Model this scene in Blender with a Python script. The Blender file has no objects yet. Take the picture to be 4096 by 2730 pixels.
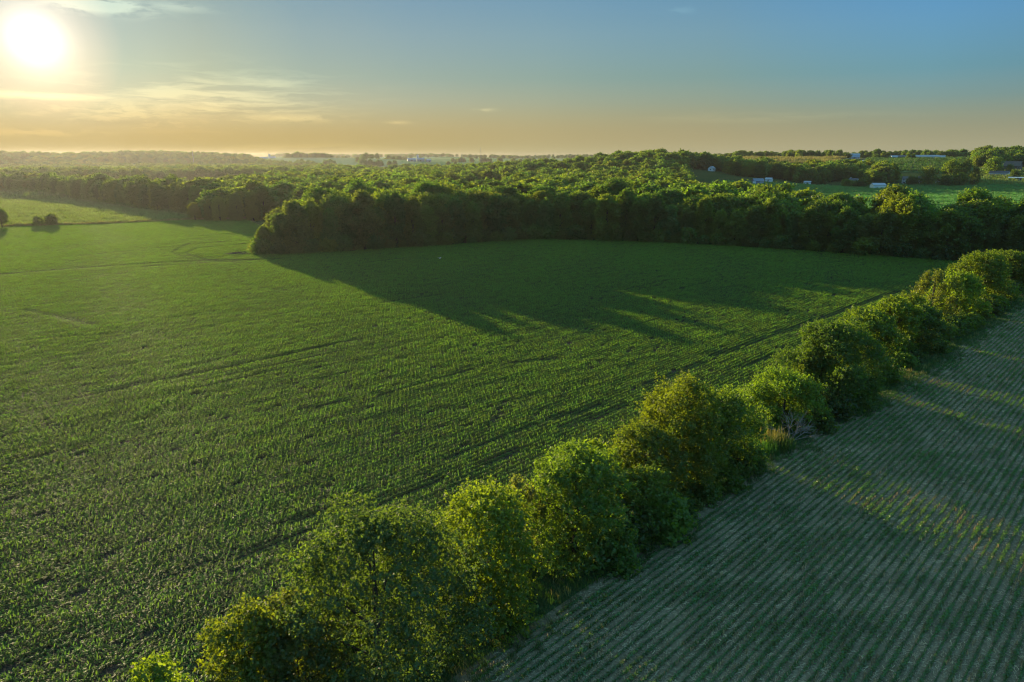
import bpy, math, random
import numpy as np
from mathutils import Vector, Matrix

# ------------------------------------------------------------------ camera
SC = bpy.context.scene
COL = SC.collection
R = math.radians
CAM_H = 35.0
FPX = 1024 * 24 / 36.0
PITCH = math.atan((341 - 156.6) / FPX)
cam = bpy.data.cameras.new('camera')
cam.sensor_width = 36; cam.lens = 24; cam.clip_start = 0.5; cam.clip_end = 30000
camo = bpy.data.objects.new('camera', cam); COL.objects.link(camo)
camo.location = (0, 0, CAM_H); camo.rotation_euler = (R(90) - PITCH, 0, 0)
SC.camera = camo

# ------------------------------------------------------------------ sun, sky, exposure
SUN_AZ, SUN_EL = R(-32.9), R(7.3)                    # azimuth measured from +Y, positive to the right
SUN_DIR = Vector((math.sin(SUN_AZ) * math.cos(SUN_EL), math.cos(SUN_AZ) * math.cos(SUN_EL), math.sin(SUN_EL)))
sl = bpy.data.lights.new('sun', 'SUN'); sl.energy = 5.0; sl.angle = R(0.55); sl.color = (1.0, 0.80, 0.45)
slo = bpy.data.objects.new('sun', sl); COL.objects.link(slo)
slo.rotation_euler = (-SUN_DIR).to_track_quat('-Z', 'Y').to_euler()

SKY_STRENGTH = 0.05
EXPOSURE = 1.4
SKY_LEVEL = 0.1 / (SKY_STRENGTH * 2 ** EXPOSURE)     # keeps the visible sky as bright as in the photograph
SC.view_settings.view_transform = 'Standard'
SC.view_settings.look = 'None'
SC.view_settings.exposure = EXPOSURE
SC.view_settings.gamma = 1.0
SC.render.engine = 'CYCLES'
cy = SC.cycles
cy.max_bounces = 4; cy.diffuse_bounces = 2; cy.glossy_bounces = 1; cy.transmission_bounces = 3
cy.volume_bounces = 0; cy.transparent_max_bounces = 4
cy.use_adaptive_sampling = False
cy.use_denoising = True
cy.filter_width = 1.2
cy.caustics_reflective = False; cy.caustics_refractive = False
cy.sample_clamp_indirect = 4.0


class NT:
    """small wrapper that makes node trees shorter to write"""
    def __init__(s, tree): s.t = tree; s.n = tree.nodes; s.n.clear()
    def new(s, kind, **kw):
        n = s.n.new(kind)
        for k, v in kw.items(): setattr(n, k, v)
        return n
    def link(s, a, b): s.t.links.new(a, b)
    def val(s, sock, v):
        if isinstance(v, bpy.types.NodeSocket): s.link(v, sock)
        else: sock.default_value = v
    def math(s, op, a, b=0.0, c=None, clamp=False):
        n = s.new('ShaderNodeMath', operation=op, use_clamp=clamp)
        s.val(n.inputs[0], a); s.val(n.inputs[1], b)
        if c is not None: s.val(n.inputs[2], c)
        return n.outputs[0]
    def mix(s, f, a, b, blend='MIX'):
        n = s.new('ShaderNodeMix', data_type='RGBA', blend_type=blend)
        s.val(n.inputs[0], f)
        for i, v in ((6, a), (7, b)):
            if not isinstance(v, bpy.types.NodeSocket) and len(v) == 3: v = (*v, 1)
            s.val(n.inputs[i], v)
        return n.outputs[2]
    def ramp(s, f, stops, interp='LINEAR'):
        n = s.new('ShaderNodeValToRGB'); n.color_ramp.interpolation = interp
        top = max([1.0] + [v for _, c in stops for v in (c if not isinstance(c, (int, float)) else (c,))])
        e = n.color_ramp.elements
        while len(e) < len(stops): e.new(0.5)
        for k, (p, c) in enumerate(stops):
            e[k].position = p
            e[k].color = (*[v / top for v in c], 1) if not isinstance(c, (int, float)) else (c / top, c / top, c / top, 1)
        s.val(n.inputs[0], f)
        return n.outputs[0] if top == 1.0 else s.mix(1.0, n.outputs[0], (top, top, top), 'MULTIPLY')
    def noise(s, vec, scale, detail=2.0, rough=0.5, dist=0.0):
        n = s.new('ShaderNodeTexNoise'); n.inputs['Scale'].default_value = scale
        n.inputs['Detail'].default_value = detail; n.inputs['Roughness'].default_value = rough
        n.inputs['Distortion'].default_value = dist
        if vec is not None: s.link(vec, n.inputs['Vector'])
        return n.outputs[0]
    def mapping(s, vec, scale=(1, 1, 1), rot=(0, 0, 0), loc=(0, 0, 0)):
        n = s.new('ShaderNodeMapping'); s.link(vec, n.inputs[0])
        n.inputs['Scale'].default_value = scale; n.inputs['Rotation'].default_value = rot
        n.inputs['Location'].default_value = loc
        return n.outputs[0]


def px_dir(sx, sy):
    """unit direction through a point of the 4096 px photograph"""
    X = (sx / 4 - 512) / FPX; V = (341 - sy / 4) / FPX
    cp, sp = math.cos(PITCH), math.sin(PITCH)
    d = Vector((X, cp + V * sp, -sp + V * cp))
    return d.normalized()


def azel(sx, sy):
    d = px_dir(sx, sy)
    return math.degrees(math.atan2(d.x, d.y)), math.degrees(math.asin(d.z))


world = bpy.data.worlds.new("World"); SC.world = world; world.use_nodes = True
def build_world():
    w = NT(world.node_tree)
    out = w.new('ShaderNodeOutputWorld'); bg = w.new('ShaderNodeBackground')
    bg.inputs['Strength'].default_value = SKY_STRENGTH
    w.link(bg.outputs[0], out.inputs[0])
    sky = w.new('ShaderNodeTexSky', sky_type='NISHITA', sun_disc=False)
    sky.sun_elevation = SUN_EL; sky.sun_rotation = SUN_AZ
    sky.altitude = 200; sky.air_density = 1.0; sky.dust_density = 2.0; sky.ozone_density = 2.5
    tc = w.new('ShaderNodeTexCoord'); sep = w.new('ShaderNodeSeparateXYZ')
    w.link(tc.outputs['Generated'], sep.inputs[0])
    x, y, z = sep.outputs
    el = w.math('MULTIPLY', w.math('ARCSINE', z), 57.29578)
    az = w.math('MULTIPLY', w.math('ARCTAN2', x, y), 57.29578)
    dot = w.new('ShaderNodeVectorMath', operation='DOT_PRODUCT')
    w.link(tc.outputs['Generated'], dot.inputs[0]); dot.inputs[1].default_value = SUN_DIR
    ang = w.math('MULTIPLY', w.math('ARCCOSINE', w.math('MINIMUM', dot.outputs[1], 0.999999)), 57.29578)
    # the colour of the evening air by height above the horizon, boosted overhead to fill the shade
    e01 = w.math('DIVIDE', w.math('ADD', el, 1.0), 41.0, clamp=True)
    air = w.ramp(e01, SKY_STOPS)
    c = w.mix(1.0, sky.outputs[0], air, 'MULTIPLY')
    # brightening towards the sun (far from it the sky keeps its own value)
    a01 = w.math('DIVIDE', ang, 80.0, clamp=True)
    c = w.mix(1.0, c, w.ramp(a01, AUREOLE_STOPS), 'MULTIPLY')
    hz = w.ramp(a01, HORIZON_STOPS)
    hz = w.mix(1.0, hz, (10.0,) * 3, 'MULTIPLY')
    band = w.ramp(w.math('DIVIDE', el, 8.0, clamp=True), [(0.0, 1.0), (0.08, 0.97), (0.3, 0.52), (0.5, 0.15), (0.72, 0.0)])
    c = w.mix(band, c, hz)
    # thin evening clouds
    ae = w.new('ShaderNodeCombineXYZ'); w.link(az, ae.inputs[0]); w.link(el, ae.inputs[1])
    aev = ae.outputs[0]
    warp = w.noise(w.mapping(aev, (0.22, 0.9, 1)), 1.0, 3, 0.6)
    elw = w.math('ADD', el, w.math('MULTIPLY', w.math('SUBTRACT', warp, 0.5), 0.9))
    cc = w.new('ShaderNodeCombineXYZ'); w.link(az, cc.inputs[0]); w.link(elw, cc.inputs[1])
    streak = w.noise(w.mapping(cc.outputs[0], (0.17, 1.9, 1)), 1.0, 6, 0.62, 0.3)
    puffs = w.noise(w.mapping(cc.outputs[0], (0.55, 2.2, 1), loc=(3, 8, 0)), 1.0, 5, 0.6, 0.2)
    def blob(sx, sy, wx, wy, gain, tex, thr):
        a0, e0 = azel(sx, sy); sa, se = wx / 52.0, wy / 52.0
        qa = w.math('DIVIDE', w.math('SUBTRACT', az, a0), sa); qe = w.math('DIVIDE', w.math('SUBTRACT', el, e0), se)
        g = w.math('POWER', 2.71828, w.math('MULTIPLY', w.math('ADD', w.math('MULTIPLY', qa, qa), w.math('MULTIPLY', qe, qe)), -1.0))
        t = w.math('MULTIPLY', w.math('SUBTRACT', w.math('ADD', tex, w.math('MULTIPLY', g, 0.16)), thr), 6.0, clamp=True)
        return w.math('MULTIPLY', w.math('MULTIPLY', t, g), gain)
    cl = None
    for b in ((850, 390, 430, 95, 1.0, streak, 0.53), (600, 440, 420, 60, 0.8, puffs, 0.55), (1060, 330, 190, 30, 0.9, streak, 0.5), (150, 383, 300, 14, 1.3, streak, 0.42),
              (400, 20, 150, 26, 2.2, puffs, 0.44), (700, 28, 110, 16, 0.9, puffs, 0.46), (1130, 470, 220, 18, 1.0, puffs, 0.47),
              (1940, 440, 40, 7, 0.8, puffs, 0.42), (1590, 490, 46, 7, 0.7, puffs, 0.42), (2720, 42, 60, 12, 0.35, puffs, 0.45),
              (140, 530, 200, 14, 0.5, puffs, 0.5), (1150, 600, 500, 30, 0.25, streak, 0.52), (3000, 470, 500, 20, 0.22, streak, 0.52)):
        v = blob(*b); cl = v if cl is None else w.math('MAXIMUM', cl, v)
    lit = w.mix(1.0, c, (1.65, 1.55, 1.38), 'MULTIPLY')
    c = w.mix(w.math('MULTIPLY', cl, 0.75, clamp=True), c, lit)
    # grey undersides in the cloud bank right of the sun
    dk = blob(880, 455, 330, 50, 1.0, puffs, 0.56)
    dk = w.math('MAXIMUM', dk, blob(500, 490, 330, 22, 0.8, streak, 0.54))
    c = w.mix(w.math('MULTIPLY', dk, 0.7, clamp=True), c, w.mix(1.0, c, (0.80, 0.80, 0.84), 'MULTIPLY'))
    # the sun itself seen through evening haze
    disc = w.ramp(w.math('DIVIDE', ang, 20.0, clamp=True), DISC_STOPS)
    add = w.mix(1.0, disc, (DISC_GAIN * 10, DISC_GAIN * 9.6, DISC_GAIN * 8.4), 'MULTIPLY')
    c = w.mix(1.0, c, add, 'ADD')
    c = w.mix(1.0, c, (SKY_LEVEL,) * 3, 'MULTIPLY')
    w.link(c, bg.inputs['Color'])

# measured from the photograph's sky, overhead stops aside: colour of the air by height, by angle to the sun, and of the horizon band
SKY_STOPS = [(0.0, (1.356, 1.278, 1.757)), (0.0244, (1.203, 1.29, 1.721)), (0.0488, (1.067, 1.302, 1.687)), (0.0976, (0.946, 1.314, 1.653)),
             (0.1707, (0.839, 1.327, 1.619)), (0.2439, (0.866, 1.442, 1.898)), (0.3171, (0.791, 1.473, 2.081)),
             (0.52, (3.6, 5.2, 5.1)), (1.0, (6.2, 8.3, 6.8))]  # unseen sky overhead, brightened as added fill for the shaded ground
AUREOLE_STOPS = [(0.0, (0.256, 0.163, 0.154)), (0.0625, (0.148, 0.138, 0.148)), (0.125, (0.199, 0.179, 0.18)), (0.2125, (0.288, 0.268, 0.277)),
                 (0.3125, (0.47, 0.414, 0.395)), (0.4375, (0.731, 0.604, 0.52)), (0.6, (0.957, 0.789, 0.67)), (0.775, (1.0, 1.0, 1.0)), (1.0, (1.027, 1.054, 1.102))]
HORIZON_STOPS = [(0.0, (0.32, 0.25, 0.05)), (0.11, (0.35, 0.265, 0.06)), (0.22, (0.42, 0.325, 0.10)), (0.42, (0.455, 0.395, 0.185)),
                 (0.65, (0.44, 0.40, 0.225)), (0.86, (0.40, 0.385, 0.24))]
DISC_STOPS = [(0.0, 1.0), (0.045, 0.85), (0.07, 0.60), (0.092, 0.38), (0.115, 0.24), (0.15, 0.14), (0.20, 0.08), (0.27, 0.045), (0.4, 0.018), (0.6, 0.0)]
DISC_GAIN = 1.0
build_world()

# ------------------------------------------------------------------ helpers: places in the landscape
RNG = np.random.default_rng(7)
SQ = math.sqrt(0.5)                                   # the crop rows run 45 degrees to the right of the view


def sstep(v, a, b):
    t = np.clip((np.asarray(v, float) - a) / (b - a), 0, 1)
    return t * t * (3 - 2 * t)


def bump(x, y, cx, cy, s1, s2, ang):
    c, s = math.cos(ang), math.sin(ang)
    dx, dy = x - cx, y - cy
    a = (dx * c + dy * s) / s1; b = (-dx * s + dy * c) / s2
    return np.exp(-(a * a + b * b))


def terrain(x, y):
    """height of the ground: flat river valley, a wooded hill ahead, a farm plateau on the right, far rolling ridges"""
    x = np.asarray(x, float); y = np.asarray(y, float)
    r = np.hypot(x, y); az = np.degrees(np.arctan2(x, y))
    front = sstep(y, 100, 600)
    right = sstep(az, 9, 19)
    h = 31 * sstep(r, 780, 1360) * right
    h = np.maximum(h, 21 * bump(x, y, 215, 960, 125, 190, R(8)) + 9 * bump(x, y, 60, 1000, 150, 150, 0))
    left = np.maximum(np.maximum(34 * bump(x, y, -1320, 1650, 420, 230, R(38)), 33 * bump(x, y, -980, 1900, 420, 260, R(27))), 31 * bump(x, y, -590, 2150, 520, 260, R(14)))
    far = 32 * sstep(r, 1600, 4000) + 4 * np.sin(x / 310 + 1.0) * np.cos(y / 420) * sstep(r, 1700, 2600) + 2.5 * np.sin(x / 140 + y / 900) * sstep(r, 2000, 3000)
    h = np.maximum(h, np.maximum(far, left) + 0.25 * np.minimum(far, left))
    roll = 0.5 * np.sin(x / 37 + y / 55) * sstep(r, 560, 900)
    return (h + roll) * front


def zat(x, y): return float(terrain(x, y))


def ground(sx, sy):
    """the place on the ground seen at a point of the 4096 px photograph"""
    d = px_dir(sx, sy)
    t = np.concatenate([np.arange(20, 700, 0.25), np.arange(700, 5200, 2.0)])
    x, y, z = d.x * t, d.y * t, CAM_H + d.z * t
    below = np.nonzero(z <= terrain(x, y))[0]
    k = below[0] if len(below) else len(t) - 1
    return np.array([x[k], y[k]])


def uw(x, y): return (x + y) * SQ, (x - y) * SQ       # along the rows / across the rows (to the right)
def xy(u, w): return (u + w) * SQ, (u - w) * SQ


def inside(pts, poly):
    x, y = pts[:, 0], pts[:, 1]
    res = np.zeros(len(pts), bool)
    n = len(poly)
    for i in range(n):
        x0, y0 = poly[i]; x1, y1 = poly[(i + 1) % n]
        cond = (y0 > y) != (y1 > y)
        with np.errstate(divide='ignore', invalid='ignore'):
            xi = (x1 - x0) * (y - y0) / (y1 - y0) + x0
        res ^= cond & (x < xi)
    return res


def in_view(x, y, z=0.0, m=0.10):
    """within the camera's view, with a margin for a step to the side"""
    cp, sp = math.cos(PITCH), math.sin(PITCH)
    f = y * cp - (z - CAM_H) * sp; v = y * sp + (z - CAM_H) * cp
    f = np.maximum(f, 1e-3)
    px = x / f * FPX / 512; py = v / f * FPX / 341
    return (np.abs(px) < 1 + m) & (py > -1 - 2 * m) & (y > 5)


def lerp_noise(x, y, s, seed=0):
    """smooth value noise made of sines, 0..1"""
    r = np.random.default_rng(seed); v = 0
    for k in range(6):
        a = r.uniform(0, 6.28); f = r.uniform(0.6, 1.9) / s * 6.28
        v = v + np.sin((x * math.cos(a) + y * math.sin(a)) * f + r.uniform(0, 6.28))
    return np.clip(0.5 + v / 7.0, 0, 1)


# ------------------------------------------------------------------ helpers: objects
def tag(o, label=None, cat=None, group=None, kind=None):
    if label: o['label'] = label
    if cat: o['category'] = cat
    if group: o['group'] = group
    if kind: o['kind'] = kind
    return o


def mesh_np(name, verts, faces, mat=None, smooth=False, mats=None, fmat=None):
    """verts (N,3), faces (M,k) arrays"""
    verts = np.asarray(verts, np.float32); faces = np.asarray(faces, np.int32)
    me = bpy.data.meshes.new(name)
    me.vertices.add(len(verts)); me.vertices.foreach_set('co', verts.ravel())
    k = faces.shape[1]
    me.loops.add(faces.size); me.loops.foreach_set('vertex_index', faces.ravel())
    me.polygons.add(len(faces))
    me.polygons.foreach_set('loop_start', np.arange(0, faces.size, k, dtype=np.int32))
    if smooth: me.polygons.foreach_set('use_smooth', np.ones(len(faces), bool))
    for m in (mats or ([mat] if mat else [])): me.materials.append(m)
    if fmat is not None: me.polygons.foreach_set('material_index', np.asarray(fmat, np.int32))
    me.update(calc_edges=True)
    return me


def obj(name, me, parent=None, loc=None):
    o = bpy.data.objects.new(name, me); COL.objects.link(o)
    if parent: o.parent = parent
    if loc is not None: o.location = loc
    return o


def empty(name, loc, rz=0.0):
    o = bpy.data.objects.new(name, None); COL.objects.link(o)
    o.location = loc; o.rotation_euler = (0, 0, rz); o.empty_display_size = 0.5
    return o


class MB:
    """collects boxes, prisms and tubes and builds them as one mesh object"""
    def __init__(s): s.v = []; s.f = []
    def add(s, vs, fs):
        n = len(s.v); s.v += [tuple(p) for p in vs]; s.f += [tuple(i + n for i in f) for f in fs]
    def box(s, x0, x1, y0, y1, z0, z1):
        s.add([(x0, y0, z0), (x1, y0, z0), (x1, y1, z0), (x0, y1, z0), (x0, y0, z1), (x1, y0, z1), (x1, y1, z1), (x0, y1, z1)],
              [(0, 3, 2, 1), (4, 5, 6, 7), (0, 1, 5, 4), (1, 2, 6, 5), (2, 3, 7, 6), (3, 0, 4, 7)])
    def prism(s, prof, x0, x1):
        """profile in (y, z), extruded along x"""
        n = len(prof)
        s.add([(x0, a, b) for a, b in prof] + [(x1, a, b) for a, b in prof],
              [tuple(range(n)), tuple(range(2 * n - 1, n - 1, -1))] + [(i, i + n, (i + 1) % n + n, (i + 1) % n) for i in range(n)])
    def tube(s, pts, radii, seg=6):
        pts = [Vector(p) for p in pts]; n0 = len(s.v); m = len(pts)
        for i, p in enumerate(pts):
            d = (pts[min(i + 1, m - 1)] - pts[max(i - 1, 0)]).normalized()
            a = d.orthogonal().normalized(); b = d.cross(a)
            for k in range(seg):
                t = 6.2832 * k / seg
                s.v.append(tuple(p + (a * math.cos(t) + b * math.sin(t)) * radii[i]))
        for i in range(m - 1):
            for k in range(seg):
                s.f.append((n0 + i * seg + k, n0 + i * seg + (k + 1) % seg, n0 + (i + 1) * seg + (k + 1) % seg, n0 + (i + 1) * seg + k))
        s.f.append(tuple(n0 + (m - 1) * seg + k for k in range(seg)))
    def mesh(s, name, mat, smooth=False):
        me = bpy.data.meshes.new(name); me.from_pydata(s.v, [], s.f); me.update()
        if smooth: me.polygons.foreach_set('use_smooth', [True] * len(me.polygons))
        me.materials.append(mat)
        return me
    def build(s, name, mat, parent=None, smooth=False):
        return obj(name, s.mesh(name, mat, smooth), parent)


CLUMP_COL = [(0.058, 0.086, 0.022), (0.046, 0.076, 0.022), (0.070, 0.092, 0.022), (0.040, 0.068, 0.023)]


def scatter(name, protos, pts, rot, scl, idx, label, cat):
    """one uncountable mass: small clumps set on points by a geometry-node modifier"""
    me = bpy.data.meshes.new(name)
    n = len(pts)
    me.vertices.add(n); me.vertices.foreach_set('co', np.asarray(pts, np.float32).ravel())
    for nm, ty, key, dat in (('rot', 'FLOAT_VECTOR', 'vector', rot), ('scl', 'FLOAT_VECTOR', 'vector', scl), ('idx', 'INT', 'value', idx)):
        at = me.attributes.new(nm, ty, 'POINT')
        at.data.foreach_set(key, np.asarray(dat, np.int32 if ty == 'INT' else np.float32).ravel())
    o = obj(name, me); tag(o, label, cat, kind='stuff')
    coll = bpy.data.collections.new(name + '_clumps')
    for k, p in enumerate(protos):
        q = bpy.data.objects.new('clump_%03d' % k, p); coll.objects.link(q); q.color = (*CLUMP_COL[k % len(CLUMP_COL)], 1)
    g = bpy.data.node_groups.new(name, 'GeometryNodeTree')
    g.interface.new_socket('Geometry', in_out='INPUT', socket_type='NodeSocketGeometry')
    g.interface.new_socket('Geometry', in_out='OUTPUT', socket_type='NodeSocketGeometry')
    N = NT(g)
    gi, go = N.new('NodeGroupInput'), N.new('NodeGroupOutput')
    ci = N.new('GeometryNodeCollectionInfo'); ci.inputs[0].default_value = coll
    ci.inputs['Separate Children'].default_value = True; ci.inputs['Reset Children'].default_value = True
    ip = N.new('GeometryNodeInstanceOnPoints'); ip.inputs['Pick Instance'].default_value = True
    def attr(nm, ty):
        a = N.new('GeometryNodeInputNamedAttribute', data_type=ty); a.inputs[0].default_value = nm
        return [s for s in a.outputs if s.enabled][0]
    N.link(gi.outputs[0], ip.inputs['Points']); N.link(ci.outputs[0], ip.inputs['Instance'])
    N.link(attr('idx', 'INT'), ip.inputs['Instance Index'])
    N.link(attr('rot', 'FLOAT_VECTOR'), ip.inputs['Rotation']); N.link(attr('scl', 'FLOAT_VECTOR'), ip.inputs['Scale'])
    N.link(ip.outputs[0], go.inputs[0])
    o.modifiers.new('scatter', 'NODES').node_group = g
    return o


# ------------------------------------------------------------------ materials
def material(name, fn):
    m = bpy.data.materials.new(name); m.use_nodes = True
    N = NT(m.node_tree); out = N.new('ShaderNodeOutputMaterial')
    N.link(fn(N), out.inputs['Surface'])
    return m


def leaf_material(name, col=None, trans=(1.5, 1.35, 0.35), tmix=0.5, gloss=0.05, rough=0.42, vary=0.35, hue=0.03):
    """thin leaves: diffuse, light shining through, a little sheen; every leaf and every plant varies a little"""
    def fn(N):
        oi = N.new('ShaderNodeObjectInfo'); ge = N.new('ShaderNodeNewGeometry')
        base = oi.outputs['Color']
        if col: base = N.mix(0.0, (*col, 1), (*col, 1))
        hs = N.new('ShaderNodeHueSaturation')
        N.link(base, hs.inputs['Color'])
        N.link(N.math('ADD', N.math('MULTIPLY', N.math('SUBTRACT', oi.outputs['Random'], 0.5), hue), 0.5), hs.inputs['Hue'])
        v = N.math('ADD', N.math('MULTIPLY', N.math('SUBTRACT', ge.outputs['Random Per Island'], 0.5), vary * 2), 1.0)
        v = N.math('MULTIPLY', v, N.math('ADD', N.math('MULTIPLY', oi.outputs['Random'], 0.4), 0.8))
        N.link(v, hs.inputs['Value'])
        c = hs.outputs[0]
        di = N.new('ShaderNodeBsdfDiffuse'); N.link(c, di.inputs['Color'])
        tr = N.new('ShaderNodeBsdfTranslucent'); N.link(N.mix(1.0, c, trans, 'MULTIPLY'), tr.inputs['Color'])
        mx = N.new('ShaderNodeMixShader'); mx.inputs[0].default_value = tmix
        N.link(di.outputs[0], mx.inputs[1]); N.link(tr.outputs[0], mx.inputs[2])
        gl = N.new('ShaderNodeBsdfGlossy'); gl.inputs['Roughness'].default_value = rough
        m2 = N.new('ShaderNodeMixShader'); m2.inputs[0].default_value = gloss
        N.link(mx.outputs[0], m2.inputs[1]); N.link(gl.outputs[0], m2.inputs[2])
        return m2.outputs[0]
    return material(name, fn)


def soil_material(name, a, b, c=None, s1=0.35, s2=6.0, bumpv=0.4, rowdir=True, rowgap=0.76, rowcol=None, rowmix=0.0):
    def fn(N):
        tc = N.new('ShaderNodeTexCoord'); v = tc.outputs['Object']
        n1 = N.noise(v, s1 * 0.12, 4, 0.6); n2 = N.noise(v, s2, 5, 0.7)
        col = N.mix(N.ramp(n1, [(0.35, 0.0), (0.65, 1.0)]), a, b)
        if c: col = N.mix(N.ramp(n2, [(0.5, 0.0), (0.72, 0.9)]), col, c)
        if rowmix:
            w = N.new('ShaderNodeTexWave', wave_type='BANDS', bands_direction='X'); w.inputs['Scale'].default_value = 6.2832 / rowgap / 20.0
            w.inputs['Distortion'].default_value = 0.6; w.inputs['Detail'].default_value = 2
            N.link(N.mapping(v, rot=(0, 0, R(45))), w.inputs['Vector'])
            col = N.mix(N.math('MULTIPLY', w.outputs[1], rowmix), col, rowcol)
        col = N.mix(1.0, col, N.ramp(n2, [(0.2, 0.6), (0.8, 1.35)]), 'MULTIPLY')
        p = N.new('ShaderNodeBsdfPrincipled'); N.link(col, p.inputs['Base Color'])
        p.inputs['Roughness'].default_value = 0.95; p.inputs['Specular IOR Level'].default_value = 0.1
        bu = N.new('ShaderNodeBump'); bu.inputs['Strength'].default_value = bumpv; bu.inputs['Distance'].default_value = 0.1
        N.link(n2, bu.inputs['Height']); N.link(bu.outputs[0], p.inputs['Normal'])
        return p.outputs[0]
    return material(name, fn)


def paint_material(name, col, rough=0.6, metal=0.0, dirt=0.25, rib=0.0, ribdir='X'):
    """painted or bare building surface with uneven weathering; rib adds siding or sheet-metal ribs"""
    def fn(N):
        tc = N.new('ShaderNodeTexCoord'); v = tc.outputs['Object']
        n = N.noise(N.mapping(v, (1, 1, 0.35)), 0.9, 5, 0.65)
        c = N.mix(N.ramp(n, [(0.4, 0.0), (0.75, dirt)]), col, tuple(k * 0.55 for k in col))
        p = N.new('ShaderNodeBsdfPrincipled'); N.link(c, p.inputs['Base Color'])
        p.inputs['Roughness'].default_value = rough; p.inputs['Metallic'].default_value = metal
        if rib:
            w = N.new('ShaderNodeTexWave', wave_type='BANDS', bands_direction=ribdir); w.inputs['Scale'].default_value = rib
            N.link(v, w.inputs['Vector'])
            bu = N.new('ShaderNodeBump'); bu.inputs['Strength'].default_value = 0.5; bu.inputs['Distance'].default_value = 0.03
            N.link(w.outputs[1], bu.inputs['Height']); N.link(bu.outputs[0], p.inputs['Normal'])
        return p.outputs[0]
    return material(name, fn)


LEAF = leaf_material('tree_leaf', trans=(3.1, 2.75, 0.45), tmix=0.52, hue=0.02, gloss=0.02, rough=0.5, vary=0.22)
BARK = soil_material('bark', (0.045, 0.035, 0.025), (0.07, 0.055, 0.04), s1=8, s2=14, bumpv=0.6)
DEADWOOD = soil_material('dead_wood', (0.16, 0.13, 0.11), (0.22, 0.18, 0.15), s1=8, s2=14, bumpv=0.4)
CORN = leaf_material('corn_leaf', (0.066, 0.122, 0.022), trans=(2.6, 2.5, 0.4), tmix=0.56, gloss=0.02, rough=0.42, vary=0.3)
SOY = leaf_material('soy_leaf', (0.066, 0.125, 0.036), trans=(2.8, 2.7, 0.5), tmix=0.45, gloss=0.04, vary=0.3)
GRASS = leaf_material('grass_blade', (0.045, 0.10, 0.02), trans=(1.4, 1.3, 0.35), tmix=0.5, gloss=0.03, vary=0.4)
DRYGRASS = leaf_material('pasture_blade', (0.115, 0.155, 0.045), trans=(1.5, 1.5, 0.5), tmix=0.5, gloss=0.03, vary=0.35)
TANGRASS = leaf_material('ripe_grass_blade', (0.20, 0.185, 0.06), trans=(1.2, 1.1, 0.5), tmix=0.45, gloss=0.02, vary=0.3)
STUBBLE = leaf_material('stubble_straw', (0.40, 0.31, 0.17), trans=(1.2, 1.0, 0.7), tmix=0.35, gloss=0.05, vary=0.4, hue=0.0)

# ------------------------------------------------------------------ the ground, one sheet to the horizon
def build_ground():
    rad = [0.0, 15, 40, 80, 130, 200, 280, 360, 440, 520]
    while rad[-1] < 5000: rad.append(rad[-1] + max(12, rad[-1] * 0.022))
    azs = np.concatenate([np.arange(-48, 48.01, 0.4), np.arange(54, 312, 6.0)])
    na = len(azs); rr = np.array(rad[1:]); A, B = np.meshgrid(R(1) * azs, rr)
    x, y = (np.sin(A) * B).ravel(), (np.cos(A) * B).ravel()
    v = np.column_stack([x, y, terrain(x, y)]); v = np.vstack([v, [[0, 0, 0]]])
    f = []; nr = len(rr)
    i, k = np.meshgrid(np.arange(nr - 1), np.arange(na), indexing='ij'); k2 = (k + 1) % na
    f = np.column_stack([(i * na + k).ravel(), (i * na + k2).ravel(), ((i + 1) * na + k2).ravel(), ((i + 1) * na + k).ravel()])[:, ::-1]
    me = mesh_np('ground', v, f, None, True)
    # middle fan
    bm_f = [(len(v) - 1, (j + 1) % na, j) for j in range(na)]
    o = obj('ground', me); o['kind'] = 'structure'
    me2 = mesh_np('ground', v, np.array(bm_f)); import bmesh
    bm = bmesh.new(); bm.from_mesh(me); bm.from_mesh(me2); bmesh.ops.remove_doubles(bm, verts=bm.verts, dist=1e-4)
    bmesh.ops.recalc_face_normals(bm, faces=bm.faces); bm.to_mesh(me); bm.free()
    def fn(N):
        tc = N.new('ShaderNodeTexCoord'); v = tc.outputs['Object']
        vor = N.new('ShaderNodeTexVoronoi'); vor.inputs['Scale'].default_value = 0.0032
        N.link(N.mapping(v, (1.0, 0.55, 1.0), (0, 0, R(12))), vor.inputs['Vector'])
        sep = N.new('ShaderNodeSeparateColor'); N.link(vor.outputs['Color'], sep.inputs[0])
        fields = N.ramp(sep.outputs[0], [(0.0, (0.11, 0.18, 0.06)), (0.3, (0.16, 0.22, 0.08)), (0.55, (0.22, 0.24, 0.10)), (0.72, (0.10, 0.17, 0.05)), (0.9, (0.2, 0.26, 0.11))], 'CONSTANT')
        dist = N.new('ShaderNodeVectorMath', operation='LENGTH'); N.link(v, dist.inputs[0])
        farf = N.ramp(N.math('DIVIDE', dist.outputs[1], 4000.0, clamp=True), [(0.35, 0.0), (0.42, 1.0)])
        n = N.noise(v, 0.05, 6, 0.7); n2 = N.noise(v, 1.2, 4, 0.7)
        near = N.mix(n, (0.030, 0.045, 0.015), (0.055, 0.075, 0.025))
        c = N.mix(farf, near, fields)
        c = N.mix(1.0, c, N.ramp(n2, [(0.2, 0.65), (0.8, 1.3)]), 'MULTIPLY')
        d = N.new('ShaderNodeBsdfDiffuse'); N.link(c, d.inputs[0])
        return d.outputs[0]
    me.materials.clear(); me.materials.append(material('ground_cover', fn))
build_ground()


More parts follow.
